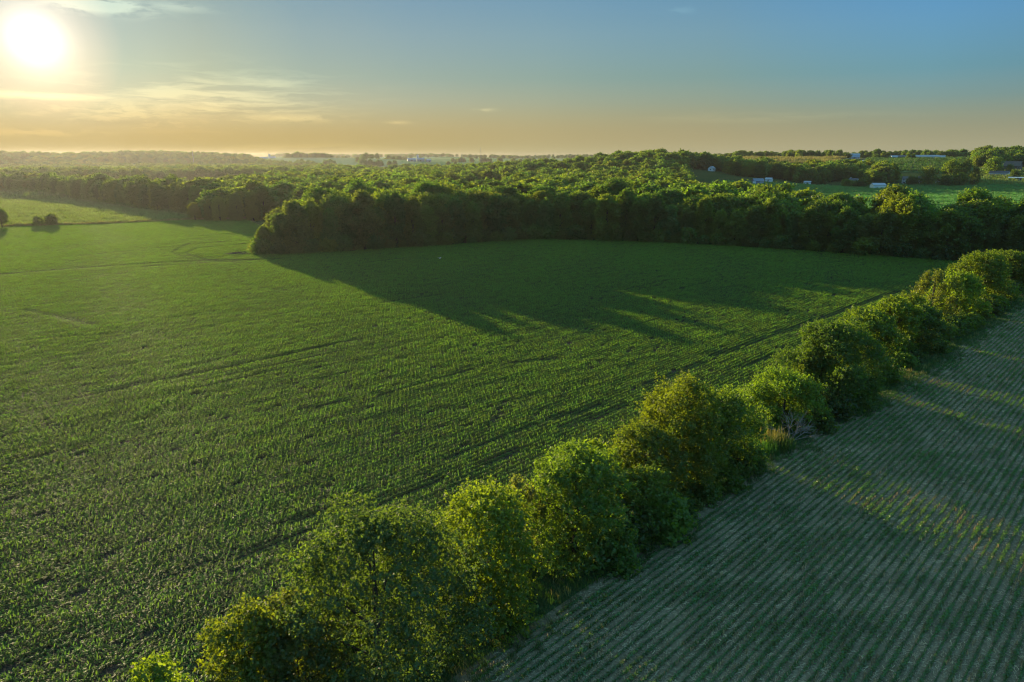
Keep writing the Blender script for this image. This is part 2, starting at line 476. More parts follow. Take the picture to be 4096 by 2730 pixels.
def sheet(name, poly, z, mat, step=None):
    """a field or path laid on the ground: poly is a list of ground points; curved ground gets a fine grid (4 corners)"""
    if step is None:
        me = bpy.data.meshes.new(name)
        me.from_pydata([(x, y, z) for x, y in poly], [], [tuple(range(len(poly)))]); me.update(); me.materials.append(mat)
        if me.polygons[0].normal.z < 0: me.flip_normals()
        o = obj(name, me)
    else:
        a, b, c, d = [np.array(p, float) for p in poly]
        n = max(2, int(max(np.linalg.norm(b - a), np.linalg.norm(c - d)) / step)); m = max(2, int(max(np.linalg.norm(d - a), np.linalg.norm(c - b)) / step))
        s, t = np.meshgrid(np.linspace(0, 1, n + 1), np.linspace(0, 1, m + 1))
        s = s[..., None]; t = t[..., None]
        p = ((a * (1 - s) + b * s) * (1 - t) + (d * (1 - s) + c * s) * t).reshape(-1, 2)
        v = np.column_stack([p, terrain(p[:, 0], p[:, 1]) + z])
        i, k = np.meshgrid(np.arange(m), np.arange(n), indexing='ij')
        f = np.column_stack([(i * (n + 1) + k).ravel(), (i * (n + 1) + k + 1).ravel(), ((i + 1) * (n + 1) + k + 1).ravel(), ((i + 1) * (n + 1) + k).ravel()])
        me = mesh_np(name, v, f, mat, True)
        if me.polygons[0].normal.z < 0: me.flip_normals()
        o = obj(name, me)
    o['kind'] = 'structure'
    return o


# ------------------------------------------------------------------ fields
HEDGE_W = -35.0                                        # the hedgerow's middle, metres across the rows
EDGE = [ground(*p) for p in ((1048, 1020), (1150, 1019), (1420, 1004), (1795, 981), (2100, 958), (2454, 963), (2800, 980), (3100, 995), (3500, 1025), (3876, 1050), (4120, 1066))]
MARGIN = [ground(*p) for p in ((-420, 912), (0, 908), (300, 900), (500, 893), (770, 880), (990, 876))]
corn_poly = [xy(0, -40.0)] + [xy(-60, -40.0)] + [(-150, 5), (-420, 330)] + [tuple(p + np.array((0, -3))) for p in MARGIN] + \
            [tuple(EDGE[0] + np.array((-12, 60))), tuple(EDGE[0] + np.array((-5, 12)))] + [tuple(p + np.array((0, -1.0))) for p in EDGE]
CORN_SOIL = soil_material('corn_soil', (0.030, 0.022, 0.015), (0.045, 0.034, 0.022), (0.055, 0.042, 0.03))
sheet('corn_field', corn_poly, 0.02, CORN_SOIL)
SOY_SOIL = soil_material('stubble_soil', (0.135, 0.102, 0.06), (0.185, 0.14, 0.082), (0.27, 0.215, 0.13), s1=1.5, s2=4.0, rowmix=0.10, rowgap=0.68, rowcol=(0.03, 0.045, 0.018))
sheet('soybean_field', [xy(-70, -31.2), xy(78, -31.2), xy(125, -28.6), xy(296, -28.6), xy(296, 60), xy(-70, 60)], 0.02, SOY_SOIL)
VERGE = soil_material('grass_verge', (0.030, 0.050, 0.016), (0.045, 0.07, 0.024))
sheet('grass_verge', [xy(-70, -40.2), xy(420, -40.2), xy(420, -28.3), xy(125, -28.3), xy(78, -31.0), xy(-70, -31.0)], 0.035, VERGE)
PASTURE = soil_material('pasture_turf', (0.085, 0.12, 0.035), (0.11, 0.14, 0.045), (0.15, 0.16, 0.06), s1=0.4, s2=1.5)
pasture_poly = [tuple(p) for p in MARGIN] + [tuple(ground(790, 866)), tuple(ground(560, 838)), tuple(ground(300, 800)), tuple(ground(0, 768)), tuple(ground(-300, 745)), tuple(ground(-420, 800))]
sheet('pasture', pasture_poly, 0.03, PASTURE)
MEADOW = soil_material('meadow_turf', (0.06, 0.13, 0.045), (0.075, 0.15, 0.05), (0.09, 0.16, 0.06), s1=0.3, s2=1.0)
meadow_poly = [(230, 470), (360, 420), (520, 480), (640, 660), (560, 800), (420, 800), (300, 775), (225, 770), (200, 640)]
sheet('meadow', meadow_poly, 0.03, MEADOW)


def strips(base, az, L, rise, droop, width, tilt=0.0):
    """arching leaves as strips of three quads"""
    n = len(base); S = np.array([0.0, 0.38, 0.72, 1.0]); W = np.array([0.55, 1.0, 0.75, 0.06])
    out = np.zeros((n, 4, 2, 3)); c, s = np.cos(az), np.sin(az)
    for k in range(4):
        d = L * (S[k] * (1 - 0.15 * S[k])); z = base[:, 2] + rise * S[k] * 1.6 - (droop + rise * 0.9) * S[k] ** 2
        for q, sg in enumerate((-1, 1)):
            wv = sg * width * W[k] * 0.5
            out[:, k, q, 0] = base[:, 0] + c * d - s * wv; out[:, k, q, 1] = base[:, 1] + s * d + c * wv; out[:, k, q, 2] = z + tilt * sg * width * W[k]
    v = out.reshape(-1, 3)
    b = (np.arange(n) * 8)[:, None, None] + (np.arange(3) * 2)[None, :, None]
    f = (b + np.array([0, 1, 3, 2])[None, None, :]).reshape(-1, 4)
    return v, f


def corn_segment(seed, length=1.5):
    r = np.random.default_rng(seed); xs = np.arange(0.08, length, 0.172); xs = xs + r.normal(0, 0.025, len(xs))
    xs = xs[r.random(len(xs)) > 0.06]
    base, az, L, rise, droop, wd = [], [], [], [], [], []
    for x0 in xs:
        ph = r.uniform(0, 6.28); hgt = r.uniform(0.75, 1.15); yo = r.normal(0, 0.02)
        for k in range(7):
            base.append((x0, yo, 0.10 + 0.065 * k * hgt)); az.append(ph + math.pi * k + r.normal(0, 0.35))
            up = k / 6.0
            L.append((0.46 + 0.2 * math.sin(math.pi * min(1, up + 0.15))) * hgt * r.uniform(0.8, 1.15) * (0.7 if k == 6 else 1))
            rise.append((0.13 + 0.27 * up) * hgt * r.uniform(0.8, 1.2)); droop.append((0.16 - 0.16 * up) * r.uniform(0.5, 1.4)); wd.append(r.uniform(0.055, 0.085))
    v, f = strips(np.array(base), np.array(az), np.array(L), np.array(rise), np.array(droop), np.array(wd), 0.12)
    v[:, 0] -= length / 2
    return mesh_np('corn_clump', v, f, CORN, True)


def near_polyline(x, y, line):
    d = np.full(len(x), 1e9)
    for (ax, ay), (bx, by) in zip(line[:-1], line[1:]):
        vx, vy = bx - ax, by - ay; t = np.clip(((x - ax) * vx + (y - ay) * vy) / (vx * vx + vy * vy + 1e-9), 0, 1)
        d = np.minimum(d, np.hypot(x - ax - t * vx, y - ay - t * vy))
    return d


def build_corn():
    seg = 1.5; us, ws = [], []
    for i, w in enumerate(np.arange(-40.8, -480, -0.76)):
        u = np.arange(-330, 420, seg) + (i * 0.37 % 1.0) * seg
        us.append(u); ws.append(np.full(len(u), w))
    u = np.concatenate(us); w = np.concatenate(ws); x, y = xy(u, w)
    ok = in_view(x, y, 0.5) & inside(np.column_stack([x, y]), corn_poly)
    x, y, u, w = x[ok], y[ok], u[ok], w[ok]
    r = np.random.default_rng(11); n = len(x)
    size = 0.86 + 0.30 * (lerp_noise(x, y, 34, 3) - 0.5) + 0.18 * (lerp_noise(x, y, 8, 4) - 0.5) + 0.22 * (lerp_noise(u, w * 4, 11, 5) - 0.5) + r.normal(0, 0.05, n)
    keep = np.ones(n, bool)
    # wheel tracks and thin spots, as the photograph shows them
    D = 1.7408
    tracks = [([(1268, 968), (1386, 937)], 0.7), ([(1300, 985), (1437, 935)], 0.75), ([(1120, 1066), (1185, 1046)], 0.8),
              ([(240, 905), (520, 850), (820, 782)], 0.55), ([(120, 930), (300, 895)], 0.45), ([(0, 633), (180, 618), (420, 603), (640, 597)], 1.1), ([(330, 615), (560, 600)], 0.9),
              ([(760, 545), (430, 562), (396, 582), (430, 596), (560, 606)], 0.75), ([(700, 550), (450, 572), (425, 584), (470, 598), (600, 600)], 0.75),
              ([(640, 1215), (870, 1150)], 0.55), ([(860, 1170), (1010, 1110)], 0.4), ([(540, 1290), (660, 1245)], 0.5), ([(60, 715), (210, 748)], 0.7),
              ([(1640, 822), (1900, 730), (2060, 672)], 0.8), ([(1700, 850), (1780, 820)], 0.6), ([(1480, 890), (1620, 835)], 0.5), ([(1180, 838), (1275, 828)], 0.6),
              ([(690, 945), (800, 925)], 0.4), ([(0, 790), (330, 765)], 0.4), ([(870, 700), (1010, 680)], 0.5), ([(350, 550), (540, 538)], 0.7), ([(180, 590), (560, 552)], 0.45)]
    for line, wid in tracks:
        L = [tuple(ground(a * D, b * D)) for a, b in line]
        d = near_polyline(x, y, L)
        d = d + 0.5 * wid * (lerp_noise(x, y, 9, 21) - 0.5)
        size = np.where(d < wid, size * 0.5, np.where(d < wid * 1.8, size * 0.85, size))
    for k in range(70):                                # short gaps in single rows
        j = r.integers(n); m = (np.abs(w - w[j]) < 0.5) & (np.abs(u - u[j]) < r.uniform(2, 14)); size = np.where(m, size * r.uniform(0.4, 0.75), size)
    keep &= r.random(n) > 0.02
    x, y, size = x[keep], y[keep], np.clip(size[keep], 0.25, 1.35); n = len(x)
    rot = np.zeros((n, 3)); rot[:, 2] = R(45) + np.where(r.random(n) > 0.5, math.pi, 0) + r.normal(0, 0.02, n)
    scl = np.column_stack([np.ones(n) * 1.02, 0.55 + 0.55 * size, size * 0.86])
    scatter('corn_plants', [corn_segment(k) for k in range(10)], np.column_stack([x, y, np.full(n, 0.02)]), rot, scl, r.integers(0, 10, n),
            'green waist-high corn crop filling the wide field left of the hedgerow', 'crop')
    print('corn clumps', n)
build_corn()


def tuft(seed, mat, n=26, rad=0.35, h=0.4, wd=0.018, spread=0.5):
    r = np.random.default_rng(seed); a = r.uniform(0, 6.28, n); q = rad * np.sqrt(r.random(n))
    base = np.column_stack([np.cos(a) * q, np.sin(a) * q, np.zeros(n)])
    hh = h * r.uniform(0.5, 1.2, n)
    v, f = strips(base, r.uniform(0, 6.28, n), spread * hh, hh * 1.1, -hh * 0.55, np.full(n, wd))
    return mesh_np('grass_tuft', v, f, mat, True)


def soy_segment(seed):
    r = np.random.default_rng(seed); n = 120
    c = np.column_stack([r.uniform(-0.5, 0.5, n), r.normal(0, 0.075, n), r.uniform(0.03, 0.27, n)])
    return leaf_cloud('soy_clump', c, unit(r.normal(0, 0.5, (n, 3)) + np.array([0, 0, 0.9])), r.uniform(0.055, 0.095, n), SOY, r)


def unit(v): return v / (np.linalg.norm(v, axis=1, keepdims=True) + 1e-9)


def leaf_cloud(name, c, nrm, size, mat, r, asp=0.62):
    """folded leaf-shaped quads"""
    n = len(c); ref = unit(r.normal(0, 1, (n, 3)) + np.array([0, 0, -0.5])); t = unit(np.cross(nrm, ref)); b = np.cross(nrm, t)
    s = size[:, None]; fold = nrm * s * 0.22
    v = np.stack([c - b * s, c + t * s * asp + fold - b * s * 0.1, c + b * s, c - t * s * asp + fold - b * s * 0.1], 1).reshape(-1, 3)
    i = (np.arange(n) * 4)[:, None]
    return mesh_np(name, v, i + np.array([[0, 1, 2, 3]]), mat)


def stubble_segment(seed):
    """one metre of last year's row: short broken stalks"""
    r = np.random.default_rng(100 + seed); V, F = [], []
    for k in range(r.integers(5, 9)):
        x0, y0 = r.uniform(-0.5, 0.5), r.normal(0, 0.03); h = r.uniform(0.14, 0.36); a = r.uniform(0, 6.28); le = r.uniform(0, 0.3); wd = r.uniform(0.016, 0.028)
        tx, ty = x0 + math.cos(a) * le * h, y0 + math.sin(a) * le * h
        for ang in (0, 1.57):
            dx, dy = math.cos(ang) * wd, math.sin(ang) * wd; q = len(V)
            V += [(x0 - dx, y0 - dy, 0), (x0 + dx, y0 + dy, 0), (tx + dx, ty + dy, h), (tx - dx, ty - dy, h)]; F.append((q, q + 1, q + 2, q + 3))
    return mesh_np('stubble_stalk', V, F, STUBBLE)


def litter_patch(seed):
    """flat scattered stalks and husks on a metre of soil"""
    r = np.random.default_rng(200 + seed); V, F = [], []
    for k in range(34):
        x0, y0 = r.uniform(-0.55, 0.55, 2); a = r.normal(0.4, 0.9); l = r.uniform(0.05, 0.22); wd = r.uniform(0.008, 0.018); z = r.uniform(0.01, 0.06); dz = r.uniform(-0.03, 0.04)
        c, s = math.cos(a), math.sin(a); q = len(V)
        V += [(x0 - c * l + s * wd, y0 - s * l - c * wd, z), (x0 + c * l + s * wd, y0 + s * l - c * wd, z + dz), (x0 + c * l - s * wd, y0 + s * l + c * wd, z + dz + 0.012), (x0 - c * l - s * wd, y0 - s * l + c * wd, z + 0.012)]
        F.append((q, q + 1, q + 2, q + 3))
    return mesh_np('straw_litter', V, F, STUBBLE)


def build_soy():
    r = np.random.default_rng(5)
    def rows(w0, w1, gap, step):
        us, ws = [], []
        for w in np.arange(w0, w1, gap): u = np.arange(-5, 292, step); us.append(u + r.uniform(0, step)); ws.append(np.full(len(u), w))
        u, w = np.concatenate(us), np.concatenate(ws); x, y = xy(u, w); ok = in_view(x, y, 0.2) & (w > -30.7 + 2.9 * sstep(u, 78, 125) + 0.9 * lerp_noise(x, y, 5, 75)); return x[ok], y[ok], u[ok], w[ok]
    x, y, u, w = rows(-30.3, 26, 0.68, 1.0); n = len(x)
    s = 0.78 + 0.5 * (lerp_noise(x, y, 14, 31) - 0.5) + 0.7 * (lerp_noise(u, w * 5, 9, 32) - 0.5) + r.normal(0, 0.08, n); s = np.clip(s, 0.3, 1.35)
    rot = np.zeros((n, 3)); rot[:, 2] = R(45) + np.where(r.random(n) > 0.5, math.pi, 0)
    scatter('soybean_plants', [soy_segment(k) for k in range(8)], np.column_stack([x, y, np.full(n, 0.02)]), rot, np.column_stack([np.ones(n), s * 1.12, s]), r.integers(0, 8, n),
            'low soybean rows sprouting through straw in the right-hand field', 'crop')
    x, y, u, w = rows(-30.6, 26, 0.76, 1.0); n = len(x)
    x, y = x + r.normal(0, 0.03, n), y + r.normal(0, 0.03, n)
    row_strength = 0.35 + 0.65 * (np.sin(np.round(w / 0.76) * 12.9898) * 43758.5453 % 1.0)
    k = (r.random(n) < row_strength ** 1.6) & (lerp_noise(u, w * 6, 25, 36) > 0.36)
    x, y = x[k], y[k]; n = len(x); rot = np.zeros((n, 3)); rot[:, 2] = R(45) + r.normal(0, 0.05, n)
    sc = r.uniform(0.8, 1.25, n)
    scatter('corn_stubble', [stubble_segment(q) for q in range(8)], np.column_stack([x, y, np.full(n, 0.02)]), rot, np.column_stack([np.ones(n), np.ones(n) * 1.1, sc]), r.integers(0, 8, n),
            'pale broken stalks of an older crop standing in rows among the soybeans', 'stubble')
    x, y, u, w = rows(-30.0, 26, 1.0, 1.0); k = r.random(len(x)) < 0.6 + 0.6 * lerp_noise(x, y, 10, 35); x, y = x[k], y[k]; n = len(x)
    rot = np.zeros((n, 3)); rot[:, 2] = r.uniform(0, 6.28, n)
    scatter('straw_litter', [litter_patch(q) for q in range(6)], np.column_stack([x + r.uniform(-.3, .3, n), y + r.uniform(-.3, .3, n), np.full(n, 0.02)]), rot, np.ones((n, 3)), r.integers(0, 6, n),
            'grey straw scattered on the soil between the soybean rows', 'straw')
build_soy()


def grass_on(name, poly, gap, size, mat, label, seed, jitter=0.5, zoff=0.03, keep=None, tn=26, wd=0.018):
    r = np.random.default_rng(seed); P = np.array(poly, float)
    gx, gy = np.meshgrid(np.arange(P[:, 0].min(), P[:, 0].max(), gap), np.arange(P[:, 1].min(), P[:, 1].max(), gap))
    p = np.column_stack([gx.ravel(), gy.ravel()]) + r.uniform(-jitter, jitter, (gx.size, 2)) * gap
    z = terrain(p[:, 0], p[:, 1])
    p = p[inside(p, poly) & in_view(p[:, 0], p[:, 1], z)]
    if keep is not None: p = p[keep(p)]
    n = len(p); rot = np.zeros((n, 3)); rot[:, 2] = r.uniform(0, 6.28, n)
    s = size * r.uniform(0.6, 1.25, n) * (0.7 + 0.6 * lerp_noise(p[:, 0], p[:, 1], gap * 14, seed))
    scatter(name, [tuft(seed * 10 + k, mat, n=tn, wd=wd) for k in range(5)], np.column_stack([p, terrain(p[:, 0], p[:, 1]) + zoff]), rot, np.column_stack([np.full(n, size), np.full(n, size), s]), r.integers(0, 5, n), label, 'grass')
    print(name, n)


grass_on('verge_grass', [xy(-10, -40.6), xy(380, -40.6), xy(380, -25.6), xy(-10, -25.6)], 0.5, 0.8, GRASS, 'rough green grass growing at the foot of the hedgerow', 41, tn=34, wd=0.022,
         keep=lambda p: uw(p[:, 0], p[:, 1])[1] < -31.6 + 3.4 * sstep(uw(p[:, 0], p[:, 1])[0], 75, 125) + 4.0 * lerp_noise(p[:, 0], p[:, 1], 13, 71) * lerp_noise(p[:, 0], p[:, 1], 3.5, 72) + 1.2 * lerp_noise(p[:, 0], p[:, 1], 2.0, 73))
grass_on('pasture_grass', pasture_poly, 2.0, 3.0, DRYGRASS, 'pale yellow-green grazed grass of the pasture at the left', 42, tn=40, wd=0.035)
grass_on('meadow_grass', meadow_poly, 2.6, 3.2, leaf_material('meadow_blade', (0.07, 0.17, 0.05), trans=(1.6, 1.8, 0.6), tmix=0.45, gloss=0.03), 'smooth bright green meadow behind the forest on the right', 43, tn=44, wd=0.05)
grass_on('verge_weeds', [xy(-10, -33), xy(300, -33), xy(300, -26.2), xy(-10, -26.2)], 1.3, 1.5, TANGRASS, 'scattered pale weeds and dry grass along the verge of the stubble field', 48, tn=24, wd=0.02,
         keep=lambda p: (lerp_noise(p[:, 0], p[:, 1], 7, 74) > 0.5) & (uw(p[:, 0], p[:, 1])[1] < -30.5 + 2.5 * sstep(uw(p[:, 0], p[:, 1])[0], 75, 125)))
mg = []
for a, b in zip(MARGIN[:-1], MARGIN[1:]): mg.append(a)
mpoly = [tuple(p + np.array((0, 3.5))) for p in MARGIN] + [tuple(p + np.array((0, -2.5))) for p in MARGIN[::-1]]
grass_on('field_margin_grass', mpoly, 0.9, 2.2, TANGRASS, 'strip of tall pale grass between the corn and the left pasture', 44, tn=40, wd=0.03)


# ------------------------------------------------------------------ trees
def crown_points(r, H, Rr, cb, style, n_leaf, lsize):
    """leaf positions, leaf normals and sizes of one crown, and its clump centres"""
    C, Q, W = [], [], []                               # clump centre, clump radius xyz, weight
    def prof(t):
        if style == 'bush': return (1 - 0.75 * t ** 2.2) ** 0.5 * (0.75 + 0.25 * min(1, t * 5))
        if style == 'tall': return math.sin(math.pi * (0.3 + 0.66 * t)) ** 0.6
        if style == 'edge': return (0.72 + 0.28 * math.sin(math.pi * min(1, 0.2 + 0.8 * t))) * (1 - max(0, t - 0.55) ** 1.6 * 2.2)
        if style == 'flat': return (0.55 + 0.45 * math.sin(math.pi * min(1, 0.15 + 0.75 * t))) * (1 - max(0, t - 0.7) * 1.3)
        return math.sin(math.pi * (0.27 + 0.67 * t)) ** 0.6
    nc = {'bush': 24, 'tall': 42, 'edge': 48, 'locust': 56, 'sparse': 18, 'flat': 34}.get(style, 40)
    gz = 0
    for k in range(nc):
        t = (k + r.uniform(0.1, 0.9)) / nc; rad = prof(t) * Rr
        gz += 2.39996 + r.normal(0, 0.3)
        q = rad * r.uniform(0.45, 0.92) if k < nc - 2 else rad * 0.25
        cr = Rr * r.uniform(0.2, 0.40)
        if style == 'locust': cr *= 0.85
        if style == 'sparse': cr *= 0.6
        z = cb + t * (H - cb) * 0.97
        z = min(z, H - cr * 0.55)
        ex = (cr, cr * r.uniform(0.7, 1.1), cr * r.uniform(0.6, 0.95))
        if style in ('tall', 'sparse'): ex = (cr * 0.7, cr * 0.7, cr * 1.35)
        if style in ('locust', 'flat'): ex = (cr * 1.15, cr * 1.15, cr * 0.5)
        C.append((math.cos(gz) * q, math.sin(gz) * q, z)); Q.append(ex); W.append(cr ** 2)
    C, Q, W = np.array(C), np.array(Q), np.array(W)
    # leafy sprigs stand on the clumps, each with its own dozen leaves; hollows between them stay open
    per = 13; ns = max(20, n_leaf // per)
    ki = r.choice(nc, ns, p=W / W.sum())
    d = unit(r.normal(0, 1, (ns, 3)) + np.array([0, 0, 0.3])); rr = r.uniform(0.2, 1.0, ns) ** 0.5
    lump = 1 + 0.25 * np.sin(d[:, 0] * 6 + ki) * np.sin(d[:, 1] * 7 + ki * 2.1) * np.sin(d[:, 2] * 6 + ki * 0.7)
    o = C[ki] + d * Q[ki] * (rr * lump)[:, None]
    up = {'locust': 0.1, 'flat': 0.3, 'tall': 0.9, 'sparse': 1.2}.get(style, 0.55)
    ax = unit(0.8 * d + np.array([0, 0, up]) + r.normal(0, 0.35, (ns, 3)))
    sl = lsize * r.uniform(3.0, 6.5, ns) * (1.25 if style in ('tall', 'sparse') else 1.0)
    k2 = np.repeat(np.arange(ns), per); n = len(k2)
    t = r.uniform(-0.25, 1.0, n); taper = 1.05 - 0.6 * np.clip(t, 0, 1)
    p = o[k2] + ax[k2] * (sl[k2] * t)[:, None] + r.normal(0, 1, (n, 3)) * (lsize * 0.95 * taper)[:, None]
    if style in ('locust', 'flat'): p[:, 2] -= (sl[k2] * np.clip(t, 0, 1) ** 2) * 0.35
    nrm = unit(0.3 * d[k2] + np.array([0, 0, 0.45]) + r.normal(0, 0.6, p.shape))
    p[:, 2] *= H / np.percentile(p[:, 2], 99.6)
    p[:, :2] *= min(1.0, 1.12 * Rr / np.percentile(np.hypot(p[:, 0], p[:, 1]), 98))
    p[:, 2] = np.maximum(p[:, 2], 0.06)
    return p, nrm, lsize * r.uniform(0.6, 1.3, n), C


def tree_meshes(seed, H, Rr, cb, style='round', n_leaf=12000, lsize=0.3, limbs=8):
    r = np.random.default_rng(seed)
    p, nrm, sz, C = crown_points(r, H, Rr, cb, style, n_leaf, lsize)
    crown = leaf_cloud('crown', p, nrm, sz, LEAF, r)
    mb = MB(); tr = 0.018 * H + 0.05
    if style == 'bush':
        for k in range(4):
            a = k * 1.6; mb.tube([(math.cos(a) * 0.15, math.sin(a) * 0.15, -0.15), (math.cos(a) * Rr * 0.25, math.sin(a) * Rr * 0.25, H * 0.35), (math.cos(a) * Rr * 0.45, math.sin(a) * Rr * 0.45, H * 0.7)], [0.07, 0.05, 0.015], 5)
    else:
        lean = r.normal(0, 0.02, 2) * H
        path = [(0, 0, -0.3), (lean[0] * 0.3, lean[1] * 0.3, H * 0.25), (lean[0] * 0.7, lean[1] * 0.7, H * 0.55), (lean[0], lean[1], H * 0.86)]
        mb.tube(path, [tr * 1.25, tr, tr * 0.6, tr * 0.12], 7)
        pick = r.choice(len(C), min(limbs, len(C)), replace=False)
        for k in pick:
            c = C[k]; z0 = max(H * 0.1, min(c[2] * 0.62, H * 0.6)); f = z0 / (H * 0.55)
            mb.tube([(lean[0] * 0.6 * f, lean[1] * 0.6 * f, z0), (c[0] * 0.5, c[1] * 0.5, z0 + (c[2] - z0) * 0.62), tuple(c)], [tr * 0.42, tr * 0.26, tr * 0.06], 5)
    return mb.mesh('trunk', BARK, True), crown


def place_tree(name, meshes, loc, rz, scale, color, label, cat, group=None):
    t = empty(name, loc, rz); t.scale = scale if not isinstance(scale, (int, float)) else (scale,) * 3
    tag(t, label, cat, group)
    obj('trunk', meshes[0], t)
    c = obj('crown', meshes[1], t); c.color = (*color, 1)
    return t


def on_row(sx, sy, w0):
    """where the sight line through a photo point meets the upright plane over the line w = w0: (u, height, distance)"""
    d = px_dir(sx, sy); t = w0 / ((d.x - d.y) * SQ)
    return (d.x + d.y) * SQ * t, CAM_H + d.z * t, t


YEL, LIME, GRN, DRK, BLU, OLV, PALE = (0.086, 0.128, 0.015), (0.072, 0.114, 0.016), (0.064, 0.104, 0.018), (0.046, 0.078, 0.018), (0.054, 0.096, 0.030), (0.075, 0.100, 0.026), (0.100, 0.130, 0.045)

# the hedgerow: crown top in the photograph, half width in photo pixels, across-row place, style, leaf colour, label
HEDGE = [
    (610, 2640, 120, -36.5, 'bush', YEL, 'small yellow-green bush at the near end of the hedgerow, lowest in the photo', 'bush'),
    (985, 2440, 150, -36.5, 'round', YEL, 'bright yellow-green small tree in the hedgerow between the lowest bush and the olive bush', 'tree'),
    (1150, 2400, 150, -36.0, 'bush', OLV, 'olive green bush tucked against the foot of the big blue-green feathery tree', 'bush'),
    (1480, 2075, 350, -34.5, 'locust', BLU, 'big broad blue-green feathery tree at the near end of the hedgerow', 'tree'),
    (1955, 1965, 215, -35.0, 'round', YEL, 'golden green rounded tree right behind the big blue-green feathery tree', 'tree'),
    (2070, 1905, 120, -38.0, 'sparse', PALE, 'small pale airy tree showing behind the golden green rounded tree', 'tree'),
    (2310, 1790, 205, -35.0, 'round', GRN, 'full mid-green tree in the middle of the near hedgerow', 'tree'),
    (2395, 1765, 80, -38.0, 'tall', YEL, 'narrow yellow tree poking out behind the full mid-green tree', 'tree'),
    (2585, 1870, 120, -33.0, 'round', LIME, 'low lime-green tree in front of the tallest hedgerow trees, leaning to the stubble side', 'tree'),
    (2590, 1700, 150, -36.5, 'edge', LIME, 'lime-green tree joined to the left side of the tallest hedgerow tree', 'tree'),
    (2755, 1520, 180, -36.0, 'tall', YEL, 'tallest yellow-green tree of the hedgerow with a pointed top', 'tree'),
    (2895, 1560, 150, -34.5, 'edge', GRN, 'dense mid-green tree at the right shoulder of the tallest hedgerow tree', 'tree'),
    (3035, 1700, 70, -36.5, 'bush', LIME, 'small bright bush at the gap in the hedgerow', 'bush'),
    (3150, 1490, 150, -36.0, 'round', LIME, 'spreading lime-green tree behind the bare dead branches', 'tree'),
    (3288, 1430, 120, -35.5, 'tall', YEL, 'bright yellow tree right of the bare dead branches', 'tree'),
    (3355, 1290, 185, -34.5, 'edge', DRK, 'darkest green wide tree halfway along the hedgerow', 'tree'),
    (3490, 1240, 120, -35.0, 'round', GRN, 'green tree touching the far side of the darkest wide hedgerow tree', 'tree'),
    (3585, 1190, 105, -36.0, 'round', LIME, 'low lime-green tree midway between the darkest and the spiky hedgerow trees', 'tree'),
    (3655, 1178, 90, -36.0, 'bush', YEL, 'yellow-tinted bush in front of the spiky sparse tree', 'bush'),
    (3700, 1225, 110, -33.0, 'bush', DRK, 'dark green bush on the stubble side below the spiky sparse tree', 'bush'),
    (3750, 1082, 110, -37.0, 'sparse', OLV, 'sparse tree with spiky upright boughs near the far end of the hedgerow', 'tree'),
    (3850, 1090, 95, -35.0, 'round', YEL, 'round yellow tree between the spiky sparse tree and the big far hedgerow tree', 'tree'),
    (3945, 1008, 110, -35.5, 'round', LIME, 'big leafy lime-green tree at the far end of the hedgerow', 'tree'),
    (4060, 1006, 110, -34.5, 'edge', GRN, "green tree at the far end of the hedgerow, cut by the photo's right edge", 'tree'),
]


def sun_gap(sx, sy, w0=-35.0):
    """place along the hedgerow that the sunlight falling on a photo point came through"""
    x, y = ground(sx, sy); u, w = uw(x, y); dx, dy = SUN_DIR.x, SUN_DIR.y; t = (w0 - w) / ((dx - dy) * SQ)
    return u + (dx + dy) * SQ * t


THIN = [sun_gap(*p) for p in ((3520, 1580), (3640, 1600), (3900, 1570))]


